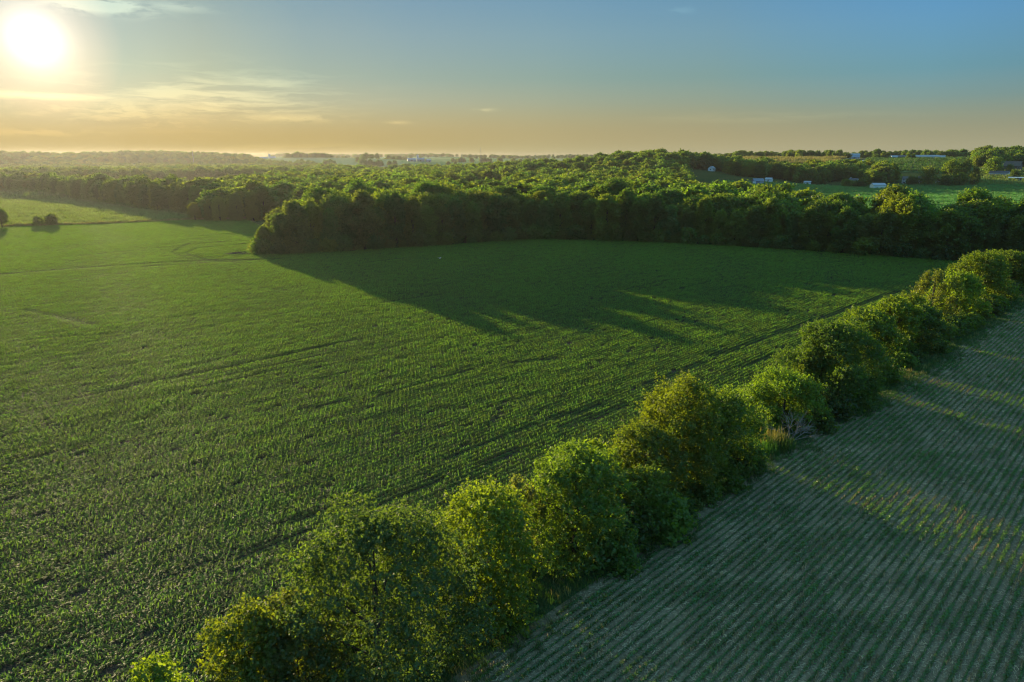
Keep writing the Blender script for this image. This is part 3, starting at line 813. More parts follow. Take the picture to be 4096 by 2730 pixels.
def build_hedge():
    print('gaps', sun_gap(3500, 1950), THIN)
    for k, (sx, sy, hw, w0, style, col, label, cat) in enumerate(HEDGE):
        u, H, t = on_row(sx, sy, w0); d = px_dir(sx, sy)
        fwd = t * (d.y * math.cos(PITCH) - d.z * math.sin(PITCH))
        Rr = hw / 4 * fwd / FPX
        H = max(H, 1.6)
        cb = 0.02 * H
        near = fwd < 110
        ls = 0.125 if near else 0.18
        if style == 'locust': ls = 0.105
        area = Rr * Rr * 4 + Rr * H * 2.4
        nl = int(np.clip(area * (2.6 / (ls * ls)) * 1.25, 9000, 80000))
        if style == 'sparse': nl = int(nl * 0.35)
        m = tree_meshes(500 + k, H, Rr * (1.25 if k < 13 else 1.08), cb, style, nl, ls, 9)
        x, y = xy(u, w0)
        place_tree('hedgerow_bush' if cat == 'bush' else 'hedgerow_tree', m, (x, y, 0), 0, 1.0, col, label, cat)
        print('hedge %d H %.1f R %.1f u %.0f fwd %.0f leaves %d' % (k, H, Rr, u, fwd, nl))
    # beyond the right edge of the photo the hedgerow runs on to the forest
    big = tree_meshes(590, 9, 4.5, 0.3, 'edge', 14000, 0.24, 8)
    for k, (u, h, col) in enumerate(((292, 1.0, GRN), (303, 1.1, LIME), (314, 0.95, GRN))):
        x, y = xy(u, -35); place_tree('hedgerow_tree', big, (x, y, 0), k * 1.3, h, col, ('green', 'lime-green', 'leafy green')[k] + ' hedgerow tree beyond the right edge, %s the forest corner' % ('leading to', 'nearing', 'touching')[k], 'tree')
    # low understorey between the trunks
    bm = [tree_meshes(600 + k, 2.6, 1.9, 0.0, 'bush', 5200, 0.15) for k in range(5)]
    r = np.random.default_rng(77); gap_u = on_row(3078, 1790, -33)[0]
    u = 44.0; k = 0
    while u < 285:
        w0 = -31.9 + r.normal(0, 0.5)
        if min(abs(u - gap_u) / 5.5, min(abs(u - q) for q in THIN) / 2.6) > 1.0:
            x, y = xy(u, w0); h = r.uniform(0.7, 1.55)
            place_tree('understorey_bush', bm[k % 5], (x, y, 0), r.uniform(0, 6.28), (h * 1.15, h * 1.15, h), (GRN, DRK, LIME, DRK, GRN)[k % 5],
                       'low leafy bush in the shade along the stubble-side foot of the hedgerow', 'bush', 'low bushes along the foot of the hedgerow')
            if r.random() < 0.5:
                x, y = xy(u + 1.5, -37.6 + r.normal(0, 0.4)); h = r.uniform(0.5, 0.9)
                place_tree('understorey_bush', bm[(k + 2) % 5], (x, y, 0), r.uniform(0, 6.28), h, (LIME, GRN, OLV)[k % 3],
                           'low leafy bush at the corn-side foot of the hedgerow', 'bush', 'low bushes on the corn side of the hedgerow')
        u += r.uniform(3.2, 5.0) * (1 + u / 400); k += 1
    # bare dead branches and the tall grass in the gap
    u, H, t = on_row(3185, 1575, -32.0); x, y = xy(u, -32.0)
    d = empty('dead_shrub', (x, y, 0)); tag(d, 'leafless grey shrub of bare dead branches leaning out of the hedgerow', 'shrub')
    mb = MB(); r = np.random.default_rng(9)
    def limb(p, v, l, rad, depth):
        q = p + v * l; mid = p + v * l * 0.5 + Vector(r.normal(0, 0.06 * l, 3)); mb.tube([p, mid, q], [rad, rad * 0.8, rad * 0.55], 5)
        if depth:
            for _ in range(3 if depth > 1 else 2): limb(mid.lerp(q, r.uniform(0.2, 1.0)), (v + Vector(r.normal(0, 0.38, 3))).normalized(), l * r.uniform(0.55, 0.8), rad * 0.6, depth - 1)
    for k in range(9):
        v = Vector((r.normal(0.28, 0.38), r.normal(-0.15, 0.38), 0.75)).normalized(); limb(Vector((r.normal(0, 0.2), r.normal(0, 0.2), -0.1)), v, 2.0, 0.06, 3)
    mb.build('branches', DEADWOOD, d)
    for k, (sx, sy, nm) in enumerate(((3085, 1785, 'tall sunlit clump of golden grass in the gap of the hedgerow'), (3120, 1800, 'smaller grass clump right of the tall golden clump in the hedgerow gap'), (3050, 1815, 'grass clump left of the tall golden clump in the hedgerow gap'))):
        g = ground(sx, sy); o = obj('grass_clump', tuft(900 + k, TANGRASS if k == 0 else GRASS, n=420, rad=1.7, h=1.5 if k == 0 else 1.2, wd=0.05, spread=0.35), None, (g[0], g[1], 0.03)); tag(o, nm, 'grass clump')
build_hedge()

# ------------------------------------------------------------------ the forest and the far woods
FOREST_COL = [(0.064, 0.108, 0.024), (0.054, 0.096, 0.024), (0.074, 0.110, 0.022), (0.044, 0.084, 0.025), (0.074, 0.104, 0.030), (0.060, 0.110, 0.034), (0.086, 0.120, 0.022)]
EDGEP = [tree_meshes(700 + k, (19.5, 20.5, 17.5, 19, 20, 18.5, 19, 16.5)[k], (5.6, 4.6, 6.2, 5.8, 4.5, 6.4, 5.4, 6.0)[k], 0.3, ('edge', 'tall', 'flat', 'edge', 'tall', 'round', 'edge', 'round')[k], 26000, 0.31, 9) for k in range(8)]
ROUNDP = [tree_meshes(720 + k, 19, 6.9, 4.5, ('round', 'tall', 'round', 'flat', 'tall')[k], 20000, 0.34, 8) for k in range(5)]
SHRUBP = [tree_meshes(740 + k, 5.0, 3.2, 0.1, 'bush', 5200, 0.26) for k in range(3)]
FARP = []
for k in range(8):
    me = tree_meshes(760 + k, 17, 5.6, 2.0, ('round', 'tall', 'round', 'flat')[k % 4], 5000, 0.62, 0)[1]
    me.materials.clear(); me.materials.append(leaf_material('far_leaf', FOREST_COL[k % 7], trans=(3.1, 2.75, 0.45), tmix=0.52, hue=0.02, gloss=0.02, rough=0.5, vary=0.22)); FARP.append(me)


def along(line, gap):
    """evenly spaced places along a polyline with their direction"""
    P = [np.array(p, float) for p in line]; out = []; carry = 0.0
    for a, b in zip(P[:-1], P[1:]):
        l = np.linalg.norm(b - a); d = (b - a) / l; s = carry
        while s < l: out.append((a + d * s, d)); s += gap
        carry = s - l
    return out


TONE = {0: 'mid-green', 1: 'deep green', 2: 'yellowish green', 3: 'dark green', 4: 'olive green', 5: 'cool green', 6: 'bright yellow-green'}
ORD = ['first', 'second', 'third', 'fourth', 'fifth', 'sixth', 'seventh', 'eighth', 'ninth', 'tenth', 'eleventh', 'twelfth', 'thirteenth', 'fourteenth', 'fifteenth', 'sixteenth', 'seventeenth', 'eighteenth', 'nineteenth', 'twentieth',
       'twenty-first', 'twenty-second', 'twenty-third', 'twenty-fourth', 'twenty-fifth', 'twenty-sixth', 'twenty-seventh', 'twenty-eighth', 'twenty-ninth', 'thirtieth', 'thirty-first', 'thirty-second', 'thirty-third', 'thirty-fourth',
       'thirty-fifth', 'thirty-sixth', 'thirty-seventh', 'thirty-eighth', 'thirty-ninth', 'fortieth', 'forty-first', 'forty-second', 'forty-third', 'forty-fourth', 'forty-fifth', 'forty-sixth', 'forty-seventh', 'forty-eighth', 'forty-ninth', 'fiftieth', 'fifty-first', 'fifty-second', 'fifty-third', 'fifty-fourth', 'fifty-fifth', 'fifty-sixth', 'fifty-seventh', 'fifty-eighth', 'fifty-ninth', 'sixtieth', 'sixty-first', 'sixty-second', 'sixty-third', 'sixty-fourth', 'sixty-fifth']
r_f = np.random.default_rng(21)
taken = []


def forest_tree(name, proto, p, scale, ci, label, group=None, cat='tree'):
    s = scale; sx = s * r_f.uniform(0.92, 1.12)
    place_tree(name, proto, (p[0], p[1], zat(p[0], p[1]) - 0.05), r_f.uniform(0, 6.28), (sx, sx, s), FOREST_COL[ci], label, cat, group)
    taken.append((p[0], p[1]))


# first row of the forest behind the corn, from its left tip to the hedgerow corner
FEDGE = EDGE + [EDGE[-1] + np.array((45, -9)), EDGE[-1] + np.array((110, -24))]


def build_edge():
    k = 0
    for p, d in along(FEDGE, 6.6):
        nrm = np.array([-d[1], d[0]]); q = p + nrm * (r_f.uniform(2.5, 9.0) if k > 1 else 4.5); ci = int(r_f.integers(0, 7))
        sc = (0.72 + 0.32 * (lerp_noise(p[0], p[1], 40, 81) ) + r_f.normal(0, 0.14)) * (1.0 if p[0] < 60 else 0.99); sc = float(np.clip(sc, 0.58, 1.2))
        if k < 4: sc = (0.52, 0.76, 1.0, 0.92)[k]
        forest_tree('forest_edge_tree', EDGEP[(k * 3 + k // 5) % 8], q, sc, ci, 'tall %s tree at the forest edge, %s from its left tip beside the corn' % (TONE[ci], ORD[k]))
        k += 1
    n_edge = k
    # bushes at its foot
    for j, (p, d) in enumerate(along(FEDGE, 6.0)):
        nrm = np.array([-d[1], d[0]]); q = p + nrm * r_f.uniform(0.2, 2.6)
        forest_tree('forest_edge_bush', SHRUBP[j % 3], q, r_f.uniform(0.45, 1.35), int(r_f.integers(0, 7)), 'shaded bush at the foot of the forest edge behind the corn', 'bushes at the foot of the forest edge', 'bush')
    tip = ground(1075, 1012)
    for j, (dx, dy, s, lab) in enumerate(((-4, 1, 0.95, 'rounded bush at the left tip of the forest, nearest the brush pile'), (-7, 8, 0.8, 'rounded bush at the left tip of the forest, behind the others'), (-1, 5, 1.25, 'tallest rounded bush at the left tip of the forest'))):
        forest_tree('forest_edge_bush', SHRUBP[j], tip + np.array((dx, dy)), s, 2, lab, None, 'bush')
    return n_edge
N_EDGE = build_edge()

# second grove, left of the forest tip, and the treeline behind the pasture
GROVE = [ground(*p) for p in ((770, 884), (860, 888), (1010, 886), (1120, 880))]
TREELINE = [ground(*p) for p in ((-420, 800), (-200, 768), (0, 775), (150, 783), (300, 800), (470, 824), (620, 845), (770, 862), (1000, 868))]
def build_left():
    for k, (p, d) in enumerate(along(GROVE, 9.0)):
        nrm = np.array([-d[1], d[0]]); ci = (6, 2, 6, 4)[k % 4]  # sunlight on the grove put into brighter leaf tones
        if k == 0:
            forest_tree('grove_tree', ROUNDP[0], p + nrm * 2, 0.52, 6, 'small round tree standing out at the left end of the second grove'); continue
        forest_tree('grove_tree', EDGEP[(k * 3 + k // 5) % 8], p + nrm * 5, r_f.uniform(0.7, 0.95) if k > 1 else 0.62, ci, '%s grove tree facing the corn, %s right of the small round tree' % (TONE[ci], ORD[k - 1]))
    k = 0
    pts = along(TREELINE, 9.5)
    for p, d in pts:
        nrm = np.array([-d[1], d[0]]); ci = (1, 3, 1, 0, 3, 5)[int(r_f.integers(0, 6))]; q = p + nrm * 5  # darker leaf tones, set against the grove's painted sunlight
        if not in_view(q[0], q[1], 8.0, 0.03): continue
        forest_tree('treeline_tree', (EDGEP + ROUNDP)[int(r_f.integers(0, 13))], q, r_f.uniform(0.72, 0.98), ci, '%s tree of the hazy treeline behind the pasture, %s from the left' % (TONE[ci], ORD[k])); k += 1
    LONEP = [tree_meshes(790 + k, 5.6, 2.9, 0.5, ('flat', 'tall')[k], 6000, 0.2, 7) for k in range(2)]
    # the bushes on the grass strip
    for sx, sy, s, proto, lab in ((10, 912, 0.52, ROUNDP[2], 'large dark tree on the grass strip, cut by the left edge of the photo'),
                                  (155, 905, 1.0, LONEP[0], 'left bush of the close pair on the grass strip'),
                                  (207, 903, 1.18, LONEP[1], 'right and taller bush of the close pair on the grass strip')):
        g = ground(sx, sy); forest_tree('field_tree' if 'tree' in lab else 'field_bush', proto, g, s, 0, lab, None, 'tree' if 'tree' in lab else 'bush')
build_left()


def wooded(x, y):
    """spacing of trees at a place of the wide view: 0 means open ground"""
    r = np.hypot(x, y); az = np.degrees(np.arctan2(x, y)); P = np.column_stack([x, y])
    near = EDGE_POLY_IN(P)
    g = np.zeros(len(x))
    # main forest
    r1 = np.interp(az, [-30, -24, -19, -12, -4, 4, 9, 12.5, 13.5, 15, 18, 21, 24, 27, 36, 44], [520, 640, 820, 1000, 1080, 1130, 1220, 1250, 900, 500, 455, 430, 375, 325, 308, 305])
    g = np.where(near & (r < r1), 1.0, g)
    gaps = ((lerp_noise(x, y, 230, 51) > 0.72) & (r > 480)) | (np.abs(lerp_noise(x, y * 2.2, 420, 57) - 0.5) < 0.028) & (r > 360)
    g = np.where(gaps, 0, g)
    # treeline band behind the pasture
    dt = near_polyline(x, y, [tuple(p) for p in TREELINE]); behind = y > np.interp(x, [p[0] for p in TREELINE], [p[1] for p in TREELINE]) + 4
    g = np.where(behind & (dt < 32) & (az < -20), 1.0, g)
    # hazy band further left and the wooded left ridges
    band = (az < -12) & (r > 1080 + 40 * np.sin(az * 0.7)) & (r < 1270 + 60 * np.sin(az * 0.5 + 1)); g = np.where(band, 1.0, g)
    mid = (az > -26) & (az < -3) & (r > 1330 + 50 * np.sin(az)) & (r < 1520 + 80 * np.sin(az * 0.9)) & (lerp_noise(x, y, 300, 52) < 0.62); g = np.where(mid, 1.0, g)
    ridge = ((az < -18 + 3 * np.sin(r / 70) + 5 * (lerp_noise(x, y, 120, 58) - 0.5)) & (r > 1620) & (r < 2350) & (lerp_noise(x, y, 420, 53) < 0.8)); g = np.where(ridge, 0.8, g)
    # wood below the farm plateau on the right
    low = 880 + 25 * np.sin(az * 1.3)
    rw = (az > 13) & (az < 28.5) & (r > low + 30) & (r < np.interp(az, [13, 16, 19, 22, 25, 28.5], [1150, 1120, 1060, 1010, 1040, 1010])); g = np.where(rw, 1.0, g)
    rw2 = (az > 33.3) & (r > 1130) & (r < 1300); g = np.where(rw2, 1.0, g)
    # far lines of trees between the fields
    far = (r > 1700) & (az > -19) & (az < 40) & (np.abs(lerp_noise(x, y, 700, 54) - 0.5) < 0.022); g = np.where(far, 0.3, g)
    ridge_line = (az > 13) & (r > 1480) & (r < 1720) & (lerp_noise(x, y, 160, 55) > 0.56); g = np.where(ridge_line, 0.5, g)
    sky_line = (az > -19) & (r > 3600) & (r < 4500) & (lerp_noise(x, y, 500, 56) > 0.45); g = np.where(sky_line, 0.2, g)
    return g


CLEAR = []                                             # building sites and yards kept free of trees: (x, y, radius)


def EDGE_POLY_IN(P):
    E = [tuple(p) for p in EDGE]; g2 = [tuple(p) for p in GROVE]
    poly = [tuple(EDGE[0] + np.array((-2, 8)))] + [(p[0], p[1] + 8.5) for p in FEDGE[1:-1]] + [(330, 205), (900, 400), (900, 1400), (-700, 1400)] + [tuple(p + np.array((-6, 12))) for p in (TREELINE[-1],)] + [(p[0], p[1] + 9) for p in GROVE] + [tuple(EDGE[0] + np.array((-6, 90))), tuple(EDGE[0] + np.array((-2, 40)))]
    return inside(P, poly)


def build_forest():
    r = np.random.default_rng(33); cand = []
    for r0, r1, gap in ((200, 700, 8.6), (700, 1400, 9.6), (1400, 2600, 12.5), (2600, 4700, 24.0)):
        xs = np.arange(-r1, r1, gap); X, Y = np.meshgrid(xs, np.arange(150, r1, gap))
        p = np.column_stack([X.ravel(), Y.ravel()]) + r.uniform(-0.42, 0.42, (X.size, 2)) * gap
        rr = np.hypot(p[:, 0], p[:, 1]); az = np.degrees(np.arctan2(p[:, 0], p[:, 1]))
        p = p[(rr >= r0) & (rr < r1) & (np.abs(az) < 42)]
        g = wooded(p[:, 0], p[:, 1]); p = p[r.random(len(p)) < g]; cand.append(p)
    p = np.vstack(cand)
    for x, y, q in CLEAR: p = p[np.hypot(p[:, 0] - x, p[:, 1] - y) > q]
    T = np.array(taken)
    far_enough = np.ones(len(p), bool); nearm = np.hypot(p[:, 0], p[:, 1]) < 760
    for k in np.nonzero(nearm)[0]:
        if np.min(np.hypot(T[:, 0] - p[k, 0], T[:, 1] - p[k, 1])) < 5.0: far_enough[k] = False
    p = p[far_enough]
    # trees sunk behind their neighbours or out of sight cannot be seen: keep only the view
    z = terrain(p[:, 0], p[:, 1]); p = p[in_view(p[:, 0], p[:, 1], z + 12, 0.12)]; z = terrain(p[:, 0], p[:, 1])
    d = np.hypot(p[:, 0], p[:, 1]); order = np.argsort(d); p, z, d = p[order], z[order], d[order]
    n_trees = len([o for o in COL.objects if o.get('category') == 'tree'])
    quota = 300 - n_trees - 3
    hmul = 0.74 + 0.44 * lerp_noise(p[:, 0], p[:, 1], 38, 61) + r.normal(0, 0.11, len(p))
    az = np.degrees(np.arctan2(p[:, 0], p[:, 1]))
    # individual trees of the front of the forest
    for k in range(min(quota, len(p))):
        side = 'left part' if az[k] < -6 else ('middle part' if az[k] < 8 else 'right part')
        ci = int(r_f.integers(0, 7)); s = float(np.clip(hmul[k], 0.68, 1.3)) * (0.95 if p[k, 0] > 60 else 1.0)
        forest_tree('forest_tree', ROUNDP[int(r.integers(0, 5))], p[k], s, ci, '%s crown in the %s of the forest canopy behind the first row' % (TONE[ci], side), '%s crowns in the %s of the forest' % (TONE[ci], side))
    print('trees', n_trees, 'individual forest', quota, 'rest', len(p) - quota, 'reach', d[min(quota, len(d)) - 1])
    q, zq, hq, dq = p[quota:], z[quota:], hmul[quota:], d[quota:]
    n = len(q); rot = np.zeros((n, 3)); rot[:, 2] = r.uniform(0, 6.28, n)
    big = np.where(dq > 2600, 1.25, 1.0)
    s = np.clip(hq, 0.6, 1.25); scl = np.column_stack([s * big * r.uniform(1.0, 1.4, n), s * big * r.uniform(1.0, 1.4, n), s * np.where(dq > 1400, 0.85, 1.0)])
    scatter('far_forest', FARP, np.column_stack([q, zq - 0.1]), rot, scl, r.integers(0, len(FARP), n), 'wide hazy forest and far wooded ridges stretching to the horizon', 'forest')


# ------------------------------------------------------------------ farms, far fields and roads
WHITE = paint_material('white_siding', (0.50, 0.51, 0.50), rib=2.2, ribdir='Z')
CREAM = paint_material('cream_metal', (0.62, 0.62, 0.50), rough=0.7, rib=1.6)
GREYM = paint_material('grey_metal', (0.25, 0.27, 0.28), rough=0.8, rib=1.6)
PALEROOF = paint_material('pale_metal_roof', (0.30, 0.32, 0.34), rough=0.8, rib=1.5)
BLUEBARN = paint_material('blue_grey_siding', (0.11, 0.14, 0.18), rib=1.8)
DARKROOF = paint_material('dark_shingles', (0.075, 0.075, 0.08), rough=0.9)
BROWN = paint_material('weathered_boards', (0.085, 0.065, 0.05), rough=0.9, rib=2.5)
CONCRETE = paint_material('concrete', (0.42, 0.41, 0.38), rough=0.9)
GLASS = paint_material('window_glass', (0.03, 0.04, 0.05), rough=0.12, dirt=0.1)
DARKDOOR = paint_material('door_opening', (0.04, 0.038, 0.035), rough=0.8)
SUNLIT_YELLOW = paint_material('sunlit_end_yellow', (0.62, 0.46, 0.06), rough=0.5)  # sunlight on the shed end, put into the colour
GRAVEL = soil_material('gravel', (0.30, 0.28, 0.25), (0.38, 0.36, 0.32), (0.44, 0.42, 0.38), s1=1.0, s2=4)
POLE = paint_material('pole_wood', (0.09, 0.07, 0.055), rough=0.9)
STEEL = paint_material('mast_steel', (0.22, 0.22, 0.23), rough=0.5)
RUBBER = paint_material('tyre_rubber', (0.02, 0.02, 0.02), rough=0.9)


def pol(az, r): return (math.sin(R(az)) * r, math.cos(R(az)) * r)
def site(sx, r):
    d = px_dir(sx, 626); a = math.atan2(d.x, d.y); return np.array([math.sin(a) * r, math.cos(a) * r])
def height_at(sx, sy, p):
    """height above the ground at p of the sight line through a photo point"""
    d = px_dir(sx, sy); t = math.hypot(*p) / math.hypot(d.x, d.y); return CAM_H + d.z * t - zat(*p)


sheet('ripe_field', [pol(13.5, 1190), pol(24.6, 1150), pol(25.5, 1392), pol(13.5, 1400)], 0.25, soil_material('ripe_field_soil', (0.20, 0.165, 0.065), (0.24, 0.19, 0.08), s1=0.3, s2=1), 12)
sheet('hill_field', [pol(26.2, 1075), pol(33.2, 1060), pol(33.2, 1325), pol(26.6, 1335)], 0.25, soil_material('hill_field_soil', (0.075, 0.12, 0.03), (0.095, 0.145, 0.04), s1=0.3, s2=1), 12)
sheet('farmyard', [pol(33.4, 930), pol(38.5, 905), pol(39, 1100), pol(33.4, 1110)], 0.25, soil_material('yard_turf', (0.10, 0.14, 0.035), (0.12, 0.16, 0.045), s1=0.3, s2=1), 12)
def road(name, line, width, lift=0.45):
    for a, b in zip(line[:-1], line[1:]):
        a, b = np.array(a, float), np.array(b, float); d = (b - a) / np.linalg.norm(b - a); n = np.array([-d[1], d[0]]) * width / 2
        sheet(name, [a - n, b - n, b + n, a + n], lift, GRAVEL, 6)
sheet('far_pasture', [pol(-40, 760), pol(-24, 640), pol(-14, 1070), pol(-40, 1075)], 0.2, PASTURE, 20)
road('gravel_road', [pol(24.6, 1010), pol(25.2, 1120), pol(26.1, 1240), pol(27.2, 1345)], 8)
road('ridge_road', [pol(13, 1420), pol(27.2, 1352), pol(38, 1352)], 7)
road('farm_track', [pol(33.7, 720), pol(34.2, 830), pol(34.6, 905)], 4, 0.2)
grass_on('ripe_grass', [pol(13.5, 1192), pol(24.5, 1152), pol(25.3, 1390), pol(13.5, 1398)], 5.5, 7.5, TANGRASS, 'tan ripe field on the ridge at the right horizon', 45, zoff=0.2, tn=44, wd=0.05)
grass_on('hill_grass', [pol(26.3, 1077), pol(33, 1062), pol(33, 1323), pol(26.7, 1333)], 5.5, 6.5, GRASS, 'green field on the slope below the livestock sheds', 46, zoff=0.2, tn=44, wd=0.05)
grass_on('yard_grass', [pol(33.4, 932), pol(38, 907), pol(38.5, 1098), pol(33.4, 1108)], 5.0, 6.0, DRYGRASS, 'sunlit yellow-green grass around the farm at the right edge', 47, zoff=0.2, tn=44, wd=0.05)


grass_on('far_pasture_grass', [pol(-40, 762), pol(-24.2, 645), pol(-14.5, 1066), pol(-40, 1070)], 5.0, 7.0, DRYGRASS, 'hazy sunlit pasture behind the left treeline', 49, zoff=0.2, tn=44, wd=0.05)


def rot_mesh(mb, rz, ox=0, oy=0):
    c, s = math.cos(rz), math.sin(rz); mb.v = [(ox + x * c - y * s, oy + x * s + y * c, z) for x, y, z in mb.v]; return mb


def gable(name, label, cat, p, yaw, L, Wd, wh, rh, wall, roof, doors=(), windows=(), chimney=None, over=0.4, gambrel=False, porch=False, group=None, lean=None, sink=0.6):
    """gabled building: ridge along local x, front towards local -y"""
    t = empty(name, (p[0], p[1], zat(*p) - 0.02), yaw); tag(t, label, cat, group)
    mb = MB(); prof = [(-Wd / 2, -sink), (Wd / 2, -sink), (Wd / 2, wh)] + ([(Wd * 0.32, wh + rh * 0.65)] if gambrel else []) + [(0, wh + rh)] + ([(-Wd * 0.32, wh + rh * 0.65)] if gambrel else []) + [(-Wd / 2, wh)]
    mb.prism(prof, -L / 2, L / 2); mb.build('wall', wall, t)
    rb = MB(); th = 0.16
    line = [(Wd / 2 + over, wh - over * rh / (Wd / 2))] + ([(Wd * 0.32, wh + rh * 0.65)] if gambrel else []) + [(0, wh + rh)] + ([(-Wd * 0.32, wh + rh * 0.65)] if gambrel else []) + [(-Wd / 2 - over, wh - over * rh / (Wd / 2))]
    line = [(a, b + 0.03) for a, b in line]
    rb.prism(line + [(a, b + th) for a, b in line[::-1]], -L / 2 - over, L / 2 + over)
    ro = rb.build('roof', roof, t)
    if chimney:
        cb = MB(); cb.box(chimney - 0.4, chimney + 0.4, -0.4, 0.4, wh + rh * 0.5, wh + rh + 1.1); cb.build('chimney', CONCRETE, ro)
    def on(side, mb2):
        if side == 'front': return mb2
        a, off = {'right': (math.pi / 2, L / 2), 'left': (-math.pi / 2, L / 2), 'back': (math.pi, Wd / 2)}[side]
        dy = Wd / 2 - off
        mb2.v = [(x, y + dy, z) for x, y, z in mb2.v]; return rot_mesh(mb2, a)
    for side, x, w, h, mat in doors:
        db = MB(); db.box(x - w / 2, x + w / 2, -Wd / 2 - 0.08, -Wd / 2 + 0.05, -0.1, h); d = on(side, db).build('door', mat, t)
        fb = MB(); fb.box(x - w / 2 - 0.12, x - w / 2, -Wd / 2 - 0.11, -Wd / 2 + 0.03, -0.1, h); fb.box(x + w / 2, x + w / 2 + 0.12, -Wd / 2 - 0.11, -Wd / 2 + 0.03, -0.1, h); fb.box(x - w / 2 - 0.12, x + w / 2 + 0.12, -Wd / 2 - 0.11, -Wd / 2 + 0.03, h, h + 0.14); on(side, fb).build('frame', CONCRETE, d)
    for side, x, z, w, h in windows:
        fb = MB(); fb.box(x - w / 2 - 0.1, x + w / 2 + 0.1, -Wd / 2 - 0.06, -Wd / 2 + 0.04, z - 0.1, z + h + 0.1); f = on(side, fb).build('window', WHITE, t)
        pb = MB(); pb.box(x - w / 2, x + w / 2, -Wd / 2 - 0.10, -Wd / 2 - 0.055, z, z + h); on(side, pb).build('pane', GLASS, f)
    if porch:
        pb = MB(); pb.prism([(-Wd / 2 - 2.6, 2.35), (-Wd / 2 - 0.02, 2.8), (-Wd / 2 - 0.02, 2.95), (-Wd / 2 - 2.6, 2.5)], -L * 0.35, L * 0.35); pr = pb.build('porch_roof', roof, t)
        for k in range(4):
            x = -L * 0.33 + k * L * 0.22; qb = MB(); qb.box(x - 0.08, x + 0.08, -Wd / 2 - 2.5, -Wd / 2 - 2.34, -0.2, 2.36); qb.build('post', WHITE, pr)
    return t


def clear(p, q, front=0):
    CLEAR.append((p[0], p[1], q))
    if front:
        d = np.array(p) / np.hypot(*p)
        for k in range(1, int(front / q) + 1): CLEAR.append((p[0] - d[0] * q * k, p[1] - d[1] * q * k, q))


def facing(p, turn=0.0): return math.atan2(-p[0], p[1]) + R(turn)      # local -y looks at the valley


